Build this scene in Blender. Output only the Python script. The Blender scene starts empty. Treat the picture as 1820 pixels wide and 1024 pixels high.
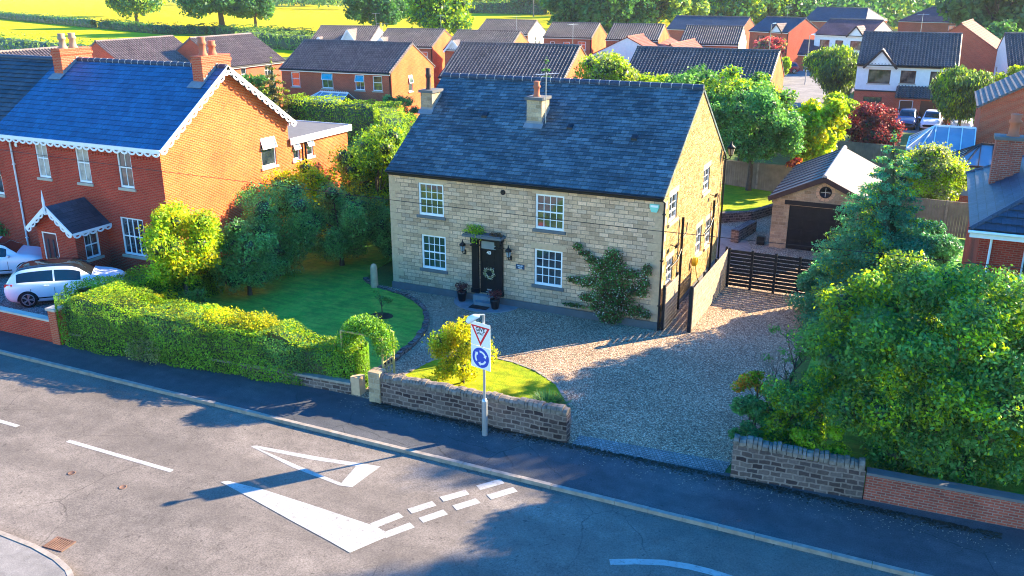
import bpy, math, random
import numpy as np
from mathutils import Vector, Matrix

# ------------------------------------------------------------------ camera, sky, sun, exposure
scene = bpy.context.scene
COL = scene.collection
rad = math.radians
CAM = Vector((20.63, -31.79, 12.8))
PITCH, YAW = 0.32927407, 0.43737389
FPX = 1595.6                                     # focal length in pixels of an 1820 px wide picture
cd = bpy.data.cameras.new('camera'); cam = bpy.data.objects.new('camera', cd); COL.objects.link(cam)
cam.location = CAM; cam.rotation_euler = (math.pi/2 - PITCH, 0, YAW)
cd.sensor_width = 36; cd.lens = 36*FPX/1820; cd.clip_start = .5; cd.clip_end = 6000
scene.camera = cam
SUN_EL, SUN_AZ = rad(24.5), rad(48.7)            # azimuth measured from +X towards +Y
world = bpy.data.worlds.new('World'); scene.world = world; world.use_nodes = True
wn = world.node_tree.nodes; wl = world.node_tree.links
bg = wn['Background']; sky = wn.new('ShaderNodeTexSky'); sky.sky_type = 'NISHITA'
sky.sun_disc = False; sky.sun_elevation = SUN_EL; sky.sun_rotation = math.pi/2 - SUN_AZ
sky.air_density = 1.3; sky.dust_density = .3; sky.ozone_density = 2.5
hs = wn.new('ShaderNodeHueSaturation'); hs.inputs['Saturation'].default_value = 1.75; hs.inputs['Hue'].default_value = .516
wl.new(sky.outputs[0], hs.inputs['Color']); wl.new(hs.outputs[0], bg.inputs[0]); bg.inputs[1].default_value = .13
sd = bpy.data.lights.new('sun', 'SUN'); sd.energy = 5; sd.angle = rad(.5); sd.color = (1, .8, .52)
sun = bpy.data.objects.new('sun', sd); COL.objects.link(sun)
sdir = Vector((math.cos(SUN_EL)*math.cos(SUN_AZ), math.cos(SUN_EL)*math.sin(SUN_AZ), math.sin(SUN_EL)))
sun.rotation_euler = sdir.to_track_quat('Z', 'Y').to_euler(); sun.location = (30, 30, 40)
scene.view_settings.view_transform = 'Standard'; scene.view_settings.look = 'None'
scene.view_settings.gamma = 1; scene.view_settings.exposure = 2.3
scene.cycles.filter_width = 1.05; scene.cycles.max_bounces = 6; scene.cycles.transparent_max_bounces = 8

# ------------------------------------------------------------------ helpers
_fw = Vector((-math.sin(YAW)*math.cos(PITCH), math.cos(YAW)*math.cos(PITCH), -math.sin(PITCH)))
_rt = Vector((math.cos(YAW), math.sin(YAW), 0)); _up = _rt.cross(_fw)
def P(px, py, z=0.0):
    "surveyed point: where the sight line through a spot of the 1820 x 1024 photograph meets height z"
    d = _fw*FPX + _rt*(px-910) - _up*(py-512)
    return CAM + d*((z-CAM.z)/d.z)
def P2(px, py, z=0.0):
    p = P(px, py, z); return (p.x, p.y)

class MB:
    "collects faces; build() links them as ONE mesh object with box-projected UVs in metres"
    def __init__(s): s.v = []; s.f = []; s.m = []; s.uv = {}; s.sm = []
    def add(s, verts, faces, m=0, smooth=False):
        b = len(s.v); s.v += [tuple(v) for v in verts]
        for f in faces: s.f.append(tuple(b+i for i in f)); s.m.append(m); s.sm.append(smooth)
    def face(s, pts, m=0, uv=None):
        b = len(s.v); s.v += [tuple(p) for p in pts]
        if uv is not None: s.uv[len(s.f)] = uv
        s.f.append(tuple(range(b, b+len(pts)))); s.m.append(m); s.sm.append(False)
    def box(s, x0, x1, y0, y1, z0, z1, m=0):
        v = [(x0,y0,z0),(x1,y0,z0),(x1,y1,z0),(x0,y1,z0),(x0,y0,z1),(x1,y0,z1),(x1,y1,z1),(x0,y1,z1)]
        s.add(v, [(0,3,2,1),(4,5,6,7),(0,1,5,4),(1,2,6,5),(2,3,7,6),(3,0,4,7)], m)
    def beam(s, a, b, w, h, m=0, up=(0,0,1)):
        a = Vector(a); b = Vector(b); d = (b-a).normalized(); u = Vector(up)
        r = d.cross(u)
        if r.length < 1e-4: r = d.cross(Vector((1,0,0)))
        r.normalize(); u = r.cross(d)
        v = []
        for p in (a, b):
            for i, j in ((-1,-1),(1,-1),(1,1),(-1,1)): v.append(p + r*(w/2*i) + u*(h/2*j))
        s.add(v, [(0,1,2,3),(7,6,5,4),(0,4,5,1),(1,5,6,2),(2,6,7,3),(3,7,4,0)], m)
    def prism(s, pts, z0, z1, m=0):
        n = len(pts); v = [(p[0],p[1],z0) for p in pts] + [(p[0],p[1],z1) for p in pts]
        s.add(v, [tuple(range(n-1,-1,-1)), tuple(range(n,2*n))] + [(i,(i+1)%n,n+(i+1)%n,n+i) for i in range(n)], m)
    def extrude(s, pts, d, m=0):
        "polygon of 3D points pushed along d"
        n = len(pts); d = Vector(d); v = [Vector(p) for p in pts]; v += [p+d for p in v]
        s.add(v, [tuple(range(n-1,-1,-1)), tuple(range(n,2*n))] + [(i,(i+1)%n,n+(i+1)%n,n+i) for i in range(n)], m)
    def cyl(s, a, b, r0, r1=None, n=10, m=0, smooth=True):
        s.tube([a, b], [r0, r0 if r1 is None else r1], n, m, smooth)
    def tube(s, path, r, n=8, m=0, smooth=True):
        path = [Vector(p) for p in path]
        if not hasattr(r, '__len__'): r = [r]*len(path)
        v = []; ref = Vector((.31,.17,.93))
        for i, p in enumerate(path):
            d = (path[min(i+1,len(path)-1)] - path[max(i-1,0)]).normalized()
            a = d.cross(ref)
            if a.length < .1: a = d.cross(Vector((1,0,0)))
            a.normalize(); b = d.cross(a)
            for k in range(n):
                t = 2*math.pi*k/n; v.append(p + (a*math.cos(t) + b*math.sin(t))*r[i])
        fs = [(i*n+k, i*n+(k+1)%n, (i+1)*n+(k+1)%n, (i+1)*n+k) for i in range(len(path)-1) for k in range(n)]
        s.add(v, fs, m, smooth)
        L = len(path)-1
        s.add(v[:n], [tuple(range(n-1,-1,-1))], m); s.add(v[L*n:], [tuple(range(n))], m)
    def lathe(s, prof, c=(0,0,0), n=14, m=0, axis='z'):
        v = []
        for r, z in prof:
            for k in range(n):
                t = 2*math.pi*k/n; a, b = r*math.cos(t), r*math.sin(t)
                v.append((c[0]+a, c[1]+b, c[2]+z) if axis == 'z' else (c[0]+a, c[1]+z, c[2]+b) if axis == 'y' else (c[0]+z, c[1]+a, c[2]+b))
        L = len(prof)
        s.add(v, [(i*n+k, i*n+(k+1)%n, (i+1)*n+(k+1)%n, (i+1)*n+k) for i in range(L-1) for k in range(n)], m, True)
        s.add(v[:n], [tuple(range(n-1,-1,-1))], m); s.add(v[-n:], [tuple(range(n))], m)
    def build(s, name, mats, parent=None, loc=None):
        me = bpy.data.meshes.new(name)
        if not isinstance(mats, (list, tuple)): mats = [mats]
        me.from_pydata(s.v, [], s.f)
        for m in mats: me.materials.append(m)
        me.polygons.foreach_set('material_index', s.m); me.polygons.foreach_set('use_smooth', s.sm)
        uvl = me.uv_layers.new(name='UVMap'); co = s.v
        for p in me.polygons:
            if p.index in s.uv:
                for li, q in zip(p.loop_indices, s.uv[p.index]): uvl.data[li].uv = q
                continue
            nx, ny, nz = p.normal; h = math.hypot(nx, ny)
            if h < .12: 
                for li in p.loop_indices:
                    v = co[me.loops[li].vertex_index]; uvl.data[li].uv = (v[0], v[1])
            else:
                tx, ty = -ny/h, nx/h; bx, by, bz = -nz*nx/h, -nz*ny/h, h
                for li in p.loop_indices:
                    v = co[me.loops[li].vertex_index]
                    uvl.data[li].uv = (v[0]*tx+v[1]*ty, v[0]*bx+v[1]*by+v[2]*bz)
        o = bpy.data.objects.new(name, me); COL.objects.link(o)
        if parent is not None: o.parent = parent
        if loc is not None: o.location = loc
        return o

def tag(o, label=None, cat=None, group=None, kind=None):
    if label: o['label'] = label
    if cat: o['category'] = cat
    if group: o['group'] = group
    if kind: o['kind'] = kind
    return o
def thing(name, label, cat, loc=(0,0,0), rz=0, group=None):
    o = bpy.data.objects.new(name, None); COL.objects.link(o); o.empty_display_size = .2
    o.location = loc; o.rotation_euler = (0,0,rz)
    return tag(o, label, cat, group)
def struct(o): o['kind'] = 'structure'; return o
def copy_tree(o, parent=None):
    c = o.copy(); COL.objects.link(c)
    if parent is not None: c.parent = parent
    for ch in list(o.children): copy_tree(ch, c)
    return c

# ------------------------------------------------------------------ materials
class NT:
    def __init__(s, name, rough=.85, spec=.3, metal=0):
        s.mat = bpy.data.materials.new(name); s.mat.use_nodes = True
        s.n = s.mat.node_tree.nodes; s.l = s.mat.node_tree.links
        s.b = s.n['Principled BSDF']; s.b.inputs['Roughness'].default_value = rough
        s.b.inputs['Specular IOR Level'].default_value = spec; s.b.inputs['Metallic'].default_value = metal
    def put(s, sock, v):
        if isinstance(v, (int, float)): sock.default_value = v
        elif isinstance(v, (tuple, list)): sock.default_value = tuple(v)+(1,) if len(v) == 3 and sock.type == 'RGBA' else v
        else: s.l.new(v, sock)
    def node(s, t, **kw):
        n = s.n.new(t)
        for k, v in kw.items():
            if hasattr(n, k) and k not in n.inputs: setattr(n, k, v)
            else: s.put(n.inputs[k], v)
        return n
    def uv(s): return s.node('ShaderNodeUVMap').outputs[0]
    def obj(s): return s.node('ShaderNodeTexCoord').outputs['Object']
    def geo(s): return s.node('ShaderNodeNewGeometry')
    def noise(s, vec, scale, detail=3, rough=.55, out=0):
        n = s.node('ShaderNodeTexNoise'); s.l.new(vec, n.inputs['Vector'])
        n.inputs['Scale'].default_value = scale; n.inputs['Detail'].default_value = detail; n.inputs['Roughness'].default_value = rough
        return n.outputs[out]
    def scale(s, vec, k):
        n = s.node('ShaderNodeVectorMath', operation='MULTIPLY'); s.l.new(vec, n.inputs[0]); n.inputs[1].default_value = k; return n.outputs[0]
    def ramp(s, fac, stops, interp='LINEAR'):
        n = s.node('ShaderNodeValToRGB'); s.l.new(fac, n.inputs[0]); cr = n.color_ramp; cr.interpolation = interp
        while len(cr.elements) < len(stops): cr.elements.new(.5)
        for e, (p, c) in zip(cr.elements, stops): e.position = p; e.color = (*c, 1) if not isinstance(c, (int, float)) else (c, c, c, 1)
        return n.outputs[0]
    def mix(s, fac, a, b, mode='MIX'):
        n = s.node('ShaderNodeMix', data_type='RGBA', blend_type=mode)
        s.put(n.inputs[0], fac); s.put(n.inputs[6], a); s.put(n.inputs[7], b); return n.outputs[2]
    def math(s, op, a, b=0.0):
        n = s.node('ShaderNodeMath', operation=op); s.put(n.inputs[0], a); s.put(n.inputs[1], b); return n.outputs[0]
    def bump(s, h, strength=.5, dist=.01, prev=None):
        n = s.node('ShaderNodeBump'); s.l.new(h, n.inputs['Height']); n.inputs['Strength'].default_value = strength
        n.inputs['Distance'].default_value = dist
        if prev is not None: s.l.new(prev, n.inputs['Normal'])
        s.l.new(n.outputs[0], s.b.inputs['Normal']); return n.outputs[0]
    def col(s, c): s.put(s.b.inputs['Base Color'], c); return s
    def brick(s, vec, w, h, mortar, c1, c2, cm, bias=0, sm=.1, off=.5):
        n = s.node('ShaderNodeTexBrick'); s.l.new(vec, n.inputs['Vector']); n.offset = off
        n.inputs['Scale'].default_value = 1; n.inputs['Brick Width'].default_value = w; n.inputs['Row Height'].default_value = h
        n.inputs['Mortar Size'].default_value = mortar; n.inputs['Mortar Smooth'].default_value = sm; n.inputs['Bias'].default_value = bias
        s.put(n.inputs['Color1'], c1); s.put(n.inputs['Color2'], c2); s.put(n.inputs['Mortar'], cm)
        return n

M = {}
def plain(name, c, rough=.6, spec=.3, metal=0, var=.12, vs=3.0):
    t = NT(name, rough, spec, metal)
    f = t.noise(t.obj(), vs, 4)
    t.col(t.ramp(f, [(.3, tuple(x*(1-var) for x in c)), (.7, tuple(min(1, x*(1+var)) for x in c))]))
    M[name] = t.mat; return t.mat
def brickmat(name, c1, c2, cm, w=.225, h=.075, mortar=.011, tint=(.8, 1.15), bump=.5):
    t = NT(name, .9, .2); uv = t.uv()
    b = t.brick(uv, w, h, mortar, c1, c2, cm)
    f = t.noise(uv, .7, 4); g = t.noise(uv, 18, 3)
    k = t.ramp(f, [(.3, tint[0]), (.7, tint[1])]); k2 = t.ramp(g, [(.25, .8), (.75, 1.18)])
    c = t.mix(1, t.mix(1, b.outputs[0], k, 'MULTIPLY'), k2, 'MULTIPLY'); t.col(c)
    t.bump(t.math('SUBTRACT', 1, b.outputs[1]), bump, .01)
    M[name] = t.mat; return t.mat
brickmat('red_brick', (.52,.042,.02), (.38,.028,.014), (.36,.12,.08))
brickmat('orange_brick', (.74,.12,.022), (.55,.07,.016), (.6,.25,.11))
brickmat('estate_brick', (.56,.09,.04), (.44,.06,.03), (.44,.2,.12), tint=(.9,1.1))
brickmat('old_brick', (.42,.09,.055), (.26,.06,.045), (.3,.2,.16), tint=(.6,1.2))
# coursed stone facade of the main house, and rubble of its gable
def stonemat(name, w, h, mortar, cs, cm, wob=.02, stain=(.7,1.15), bump=.6, cell=2.2):
    t = NT(name, .92, .15); uv = t.uv()
    wv = t.noise(uv, 2.5, 2, out=1)
    v2 = t.mix(wob, uv, wv, 'ADD') if wob else uv
    b = t.brick(v2, w, h, mortar, (0,0,0), (1,1,1), (.5,.5,.5), off=.43)
    c = t.ramp(b.outputs[0], [(0, cs[0]), (.35, cs[1]), (.7, cs[2]), (1, cs[3])])
    b2 = t.brick(v2, w*1.93, h, mortar, (.88,)*3, (1.08,)*3, (1,)*3, off=.3)
    c = t.mix(1, c, b2.outputs[0], 'MULTIPLY')
    c = t.mix(b.outputs[1], c, cm)
    f = t.noise(uv, .55, 5); g = t.noise(uv, 14, 4)
    c = t.mix(1, c, t.ramp(f, [(.3, stain[0]), (.65, stain[1])]), 'MULTIPLY')
    c = t.mix(1, c, t.ramp(g, [(.25, .78), (.75, 1.2)]), 'MULTIPLY'); t.col(c)
    hgt = t.math('ADD', t.math('MULTIPLY', t.math('SUBTRACT', 1, b.outputs[1]), 1.0), t.math('MULTIPLY', g, .5))
    t.bump(hgt, bump, .02)
    M[name] = t.mat
stonemat('facade_stone', .38, .165, .011, ((.46,.28,.17), (.62,.385,.24), (.76,.47,.3), (.53,.36,.25)), (.27,.185,.125), .03, (.72,1.14))
stonemat('wall_stone', .3, .15, .022, ((.04,.028,.03), (.09,.063,.058), (.165,.125,.11), (.06,.045,.047)), (.23,.175,.15), .12, (.65,1.25), 1)
stonemat('sett_stone', .11, .1, .012, ((.2,.18,.17), (.27,.25,.23), (.34,.31,.29), (.24,.22,.21)), (.12,.11,.1), 0)
stonemat('garage_stone', .36, .17, .014, ((.28,.2,.12), (.4,.29,.18), (.5,.37,.23), (.3,.22,.15)), (.4,.32,.22), .02)
def rubblemat(name, scale, cs, cm):
    t = NT(name, .95, .1); uv = t.uv(); v2 = t.mix(.05, t.scale(uv, (1, 1.9, 1)), t.noise(uv, 3, 2, out=1), 'ADD')
    vo = t.node('ShaderNodeTexVoronoi', feature='F1'); t.l.new(v2, vo.inputs['Vector']); vo.inputs['Scale'].default_value = scale
    ve = t.node('ShaderNodeTexVoronoi', feature='DISTANCE_TO_EDGE'); t.l.new(v2, ve.inputs['Vector']); ve.inputs['Scale'].default_value = scale
    sep = t.node('ShaderNodeSeparateColor'); t.l.new(vo.outputs['Color'], sep.inputs[0])
    c = t.ramp(sep.outputs[0], [(0, cs[0]), (.4, cs[1]), (.75, cs[2]), (1, cs[3])])
    e = t.ramp(ve.outputs[0], [(0, 0), (.09, 1)]); c = t.mix(e, cm, c)
    g = t.noise(uv, 12, 4); c = t.mix(1, c, t.ramp(g, [(.25, .75), (.75, 1.2)]), 'MULTIPLY'); t.col(c)
    t.bump(t.math('ADD', e, g), .9, .03); M[name] = t.mat
rubblemat('gable_stone', 4.6, ((.26,.155,.06), (.43,.275,.11), (.55,.37,.17), (.36,.23,.1)), (.3,.21,.11))
def slatemat(name, w, g, cols, blotch=(.6,1.3), rough=.55, spec=.5, lichen=None):
    t = NT(name, rough, spec); uv = t.uv()
    b = t.brick(uv, w, g, .006, (0,0,0), (1,1,1), (.5,.5,.5), off=.5)
    c = t.ramp(b.outputs[0], [(0, cols[0]), (.4, cols[1]), (.75, cols[2]), (1, cols[3])])
    f = t.noise(uv, .45, 5, .6); c = t.mix(1, c, t.ramp(f, [(.32, blotch[0]), (.66, blotch[1])]), 'MULTIPLY')
    q = t.noise(uv, 9, 5, .7); c = t.mix(1, c, t.ramp(q, [(.3, .7), (.7, 1.3)]), 'MULTIPLY')
    if lichen:
        l = t.noise(t.scale(uv, (1, .6, 1)), 5.5, 6, .75); c = t.mix(t.ramp(l, [(.56, 0), (.66, .75)]), c, lichen)
    c = t.mix(b.outputs[1], c, tuple(x*.25 for x in cols[0])); t.col(c)
    t.bump(t.math('ADD', t.math('SUBTRACT', 1, b.outputs[1]), t.math('MULTIPLY', q, .4)), .5, .012)
    M[name] = t.mat
slatemat('old_slate', .33, .2, ((.024,.052,.066), (.042,.08,.1), (.066,.11,.13), (.105,.15,.165)), (.55,1.4), .65, .4, (.17,.22,.22))
slatemat('blue_slate', .36, .3, ((.004,.085,.19), (.006,.1,.22), (.008,.115,.245), (.01,.125,.26)), (.85,1.1), .7, .35)
slatemat('dark_tile', .3, .3, ((.02,.03,.045), (.03,.042,.06), (.045,.06,.08), (.035,.045,.055)), (.7,1.2), .6)
slatemat('estate_tile', .3, .32, ((.075,.06,.06), (.1,.08,.078), (.125,.1,.095), (.1,.085,.085)), (.75,1.2), .65, .4)
slatemat('brown_tile', .3, .32, ((.16,.12,.11), (.2,.15,.135), (.23,.175,.155), (.18,.14,.13)), (.85,1.15), .8, .2)
slatemat('terracotta_tile', .3, .32, ((.25,.085,.06), (.3,.1,.07), (.34,.12,.085), (.27,.09,.065)), (.85,1.15), .8, .2)
slatemat('purple_tile', .3, .32, ((.09,.04,.055), (.11,.05,.065), (.13,.06,.075), (.1,.045,.06)), (.85,1.15), .7, .3)
slatemat('navy_tile', .3, .3, ((.025,.04,.065), (.032,.05,.08), (.04,.06,.095), (.03,.045,.07)), (.85,1.15), .6, .4)
slatemat('grey_tile', .33, .3, ((.1,.09,.095), (.13,.115,.115), (.16,.14,.14), (.12,.11,.115)), (.85,1.15), .75, .25)
def ground_mat(name, cols, s1, s2, speck=0, rough=.95, bump=.2, s3=60, bd=.01):
    t = NT(name, rough, .2); o = t.obj()
    c = t.ramp(t.noise(o, s1, 5, .6), [(.28, cols[0]), (.5, cols[1]), (.72, cols[2])])
    c = t.mix(1, c, t.ramp(t.noise(o, s2, 4, .65), [(.3, .8), (.7, 1.2)]), 'MULTIPLY')
    g = t.noise(o, s3, 3, .7)
    if speck: c = t.mix(1, c, t.ramp(g, [(.5-.25, 1-speck), (.5+.25, 1+speck)]), 'MULTIPLY')
    if 'lawn' in name:
        c = t.mix(t.ramp(t.noise(o, 1.1, 5, .7), [(.46, 0), (.66, .6)]), c, tuple(v*k for v, k in zip(cols[2], (1.5, 1.0, 1.2))))
        c = t.mix(t.ramp(t.noise(t.scale(o, (.5, 2.4, 1)), 1.6, 3, .6), [(.45, 0), (.62, .45)]), c, tuple(v*.62 for v in cols[0]))
    if name.startswith('asphalt'):
        wv = t.mix(.35, o, t.noise(o, 1.4, 4, out=1), 'ADD')
        ve = t.node('ShaderNodeTexVoronoi', feature='DISTANCE_TO_EDGE'); t.l.new(wv, ve.inputs['Vector']); ve.inputs['Scale'].default_value = .38
        cr_ = t.math('MULTIPLY', t.ramp(ve.outputs[0], [(0, 1), (.008, 0)]), t.ramp(t.noise(o, .22, 2), [(.5, 0), (.6, .7)]))
        c = t.mix(cr_, c, tuple(v*.3 for v in cols[1]))
        c = t.mix(t.ramp(t.noise(t.scale(o, (.06, .9, 1)), 1, 3, .5), [(.42, 0), (.6, .4)]), c, tuple(v*.6 for v in cols[1]))
        c = t.mix(t.ramp(t.noise(o, 7, 2, .5), [(.69, 0), (.72, .6)]), c, tuple(v*.35 for v in cols[1]))
    t.col(c)
    if bump: t.bump(g, bump, bd)
    M[name] = t.mat; return t
ground_mat('asphalt_worn', ((.11,.095,.082), (.165,.14,.118), (.22,.187,.155)), .18, 1.6, .5, .9, .25, 26)
ground_mat('asphalt_dark', ((.055,.058,.064), (.074,.077,.082), (.1,.1,.1)), .35, 2.2, .4, .9, .25, 26)
ground_mat('pavement_old', ((.15,.14,.13), (.2,.185,.17), (.26,.24,.22)), .5, 3, .3, .9, .2, 30)
ground_mat('grass_lawn', ((.07,.26,.03), (.125,.37,.04), (.24,.42,.05)), .5, 5, .45, .9, .8, 28, .03)
ground_mat('lawn_gold', ((.16,.26,.004), (.26,.33,.004), (.34,.37,.006)), .5, 5, .45, .9, .8, 28, .03)
ground_mat('rough_grass', ((.05,.09,.02), (.08,.13,.025), (.13,.17,.03)), .06, .8, .3, .95, .5, 8, .05)
ground_mat('soil', ((.03,.022,.015), (.05,.035,.022), (.07,.05,.03)), 1.5, 6, .3)
ground_mat('paving_stone', ((.22,.16,.13), (.3,.22,.17), (.34,.26,.2)), .8, 4, .2)
# gravel: pale and dark chips
def gravelmat(name, cols, scale):
    t = NT(name, .9, .25); o = t.obj()
    vo = t.node('ShaderNodeTexVoronoi', feature='F1'); t.l.new(o, vo.inputs['Vector']); vo.inputs['Scale'].default_value = scale
    sep = t.node('ShaderNodeSeparateColor'); t.l.new(vo.outputs['Color'], sep.inputs[0])
    c = t.ramp(sep.outputs[0], [(0, cols[0]), (.25, cols[1]), (.5, cols[2]), (.8, cols[3]), (1, cols[4])])
    c = t.mix(1, c, t.ramp(vo.outputs['Distance'], [(.2, 1.15), (.75, .45)]), 'MULTIPLY')
    c = t.mix(1, c, t.ramp(t.noise(o, .5, 4), [(.3, .8), (.7, 1.15)]), 'MULTIPLY'); t.col(c)
    t.bump(t.math('SUBTRACT', 1, vo.outputs['Distance']), 1, .03); M[name] = t.mat
gravelmat('gravel_chips', ((.1,.075,.05), (.3,.2,.13), (.48,.32,.2), (.68,.46,.29), (1,.84,.6)), 32)
gravelmat('gravel_grey', ((.1,.09,.09), (.17,.15,.14), (.25,.22,.2), (.33,.3,.27), (.5,.47,.45)), 20)
# crop field with tramlines
def fieldmat(name, ca, cb, cc):
    t = NT(name, 1, .05); o = t.obj()
    st = t.scale(o, (.012, .16, 1)); c = t.ramp(t.noise(st, 1, 4, .6), [(.3, ca), (.5, cb), (.75, cc)])
    c = t.mix(1, c, t.ramp(t.noise(t.scale(o, (.05, .5, 1)), 1.0, 5, .7), [(.3, .85), (.7, 1.12)]), 'MULTIPLY')
    t.col(c); M[name] = t.mat
fieldmat('crop_yellow', (.34,.3,.0), (.56,.45,.0), (.68,.53,.0))
fieldmat('crop_gold', (.22,.27,.003), (.5,.44,.0), (.64,.51,.0))
plain('white_paint', (.8,.8,.8), .4, .4, var=.04); _t = NT('road_paint', .85, .2); _o = _t.obj(); _t.col(_t.mix(_t.ramp(_t.noise(_o, 9, 6, .8), [(.53, 0), (.66, .8)]), _t.ramp(_t.noise(_o, 2.2, 4), [(.3, (.31,.3,.28)), (.7, (.41,.4,.375))]), (.17,.15,.135))); M['road_paint'] = _t.mat
plain('coping_cream', (.5,.43,.36), .85); plain('sill_stone', (.45,.38,.3), .9); plain('grey_sill', (.12,.125,.13), .9)
plain('lintel_stone', (.56,.36,.22), .9, vs=6); plain('render_white', (.74,.73,.7), .8, var=.06); plain('render_cream', (.62,.56,.42), .85, var=.06)
plain('kerb_stone', (.27,.23,.19), .85, vs=4, var=.25); plain('coping_stone', (.17,.14,.115), .9, vs=7, var=.45); plain('black_paint', (.004,.006,.011), .35, .25); plain('black_iron', (.006,.006,.008), .5, .3)
plain('black_timber', (.009,.01,.016), .6, .2, var=.3); plain('pale_timber', (.3,.24,.175), .85, var=.35, vs=5); plain('fence_timber', (.2,.165,.12), .9, var=.25, vs=2)
plain('trellis_wood', (.4,.31,.12), .8); plain('bark', (.085,.065,.045), .95, var=.3, vs=6); plain('pale_bark', (.26,.21,.16), .9, var=.25, vs=6)
plain('steel_grey', (.42,.44,.46), .4, .5, .6); plain('sign_white', (.78,.79,.8), .4, .4, var=.02); plain('sign_red', (.65,.015,.03), .4, .4, var=.02)
plain('sign_blue', (.008,.06,.42), .4, .4, var=.02); plain('sign_black', (.012,.012,.014), .5, var=.02); plain('sign_back', (.3,.31,.32), .5)
plain('clay_pot', (.42,.13,.07), .8); plain('buff_pot', (.36,.24,.16), .85); plain('lead', (.2,.215,.23), .6, .4, var=.2); plain('ridge_blue', (.03,.05,.085), .6)
plain('mortar_white', (.45,.42,.38), .9); plain('rib_brown', (.07,.055,.06), .7); plain('interior', (.04,.045,.05), .9, var=.4, vs=2); plain('curtain', (.55,.5,.4), .9, var=.2); plain('blind', (.6,.62,.6), .8, var=.05)
plain('flat_felt', (.13,.125,.125), .9); plain('maroon', (.10,.012,.02), .4, .5); plain('brown_frame', (.12,.04,.02), .5); plain('garage_white', (.7,.71,.74), .5)
plain('alarm_green', (.25,.62,.48), .5); plain('plaque_blue', (.02,.05,.1), .4); plain('rubber', (.015,.015,.016), .8); plain('alloy', (.45,.46,.48), .35, .5, .8)
plain('yellow_hose', (.75,.52,.02), .5); plain('grate_iron', (.16,.09,.06), .7, var=.3); plain('brown_timber', (.05,.028,.025), .7); plain('patch', (.035,.036,.038), .9, .2)
plain('car_white', (.74,.76,.8), .25, .6, var=.01); plain('car_red', (.3,.008,.03), .25, .6, var=.01); plain('car_blue', (.06,.1,.2), .25, .6, var=.01)
plain('tail_red', (.6,.01,.01), .3, .5); plain('headlight', (.6,.65,.7), .15, .6); plain('flower_pink', (.75,.12,.3), .7); plain('leaf_litter', (.3,.26,.18), .9, var=.4, vs=20)
plain('sheet_roof', (.17,.13,.11), .65, .4, var=.08); plain('pale_ridge', (.42,.36,.3), .8)
def glassmat(name, c, c2=None, rough=.06, spec=.9, s=1.6):
    t = NT(name, rough, spec); t.b.inputs['IOR'].default_value = 1.9 if 'window' in name else 1.45
    if c2: t.col(t.ramp(t.noise(t.obj(), s, 3), [(.4, c), (.6, c2)]))
    else: t.col(c)
    M[name] = t.mat
glassmat('window_glass', (.015,.025,.035), (.04,.055,.065)); glassmat('car_glass', (.01,.014,.018), None, .04); glassmat('conservatory_blue', (.21,.25,.3), (.26,.3,.34), .25, .6, .8)
glassmat('dim_glass', (.02,.02,.025), (.16,.12,.1), .1, .6, 1.2); glassmat('glass_warm', (.5,.45,.38), (.3,.29,.26), .1, .6, 2.5)
# leaves: every leaf (mesh island) takes its own tone, light passes through
def leafmat(name, c, var=.45, trans=.4, tcol=None, gloss=.35, patch=.35):
    t = NT(name, .5, gloss); g = t.geo(); r = g.outputs['Random Per Island']
    lo = tuple(x*(1-var) for x in c); hi = tuple(min(1, x*(1+var)) for x in c)
    cc = t.ramp(r, [(0, lo), (1, hi)])
    cc = t.mix(1, cc, t.ramp(t.noise(t.obj(), .9, 3), [(.35, 1-patch), (.65, 1+patch)]), 'MULTIPLY'); t.col(cc)
    tr = t.node('ShaderNodeBsdfTranslucent'); k = tcol or (min(1, c[0]*2.4), min(1, c[1]*1.9), c[2]*.8)
    tc = t.mix(1, cc, tuple(k[i]/max(c[i], 1e-3) for i in range(3)), 'MULTIPLY'); t.l.new(tc, tr.inputs[0])
    mx = t.node('ShaderNodeMixShader'); mx.inputs[0].default_value = trans
    t.l.new(t.b.outputs[0], mx.inputs[1]); t.l.new(tr.outputs[0], mx.inputs[2]); t.l.new(mx.outputs[0], t.n['Material Output'].inputs[0])
    M[name] = t.mat
leafmat('leaf_mid', (.07,.22,.055)); leafmat('leaf_dark', (.085,.28,.09)); leafmat('leaf_bright', (.22,.38,.015)); leafmat('leaf_yellow', (.44,.44,.008))
leafmat('leaf_hedge', (.13,.29,.02), .5, .4); leafmat('leaf_sunlit', (.34,.44,.01), .45, .4); leafmat('leaf_far', (.045,.16,.05), .3); leafmat('leaf_far_pale', (.15,.28,.06), .3); leafmat('leaf_blue', (.05,.24,.125), .4, .25)
leafmat('leaf_red', (.22,.03,.035), .5, .35, (.45,.05,.05)); leafmat('leaf_pink', (.45,.07,.12), .4); leafmat('leaf_brown', (.11,.065,.03), .5); leafmat('leaf_willow', (.07,.16,.05), .4)
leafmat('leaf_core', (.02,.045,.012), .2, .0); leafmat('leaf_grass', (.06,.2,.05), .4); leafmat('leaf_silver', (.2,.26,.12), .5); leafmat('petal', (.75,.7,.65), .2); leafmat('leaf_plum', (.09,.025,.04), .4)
leafmat('leaf_orange', (.5,.22,.02), .4); leafmat('leaf_conifer_brown', (.13,.12,.035), .4, .2)

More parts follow.
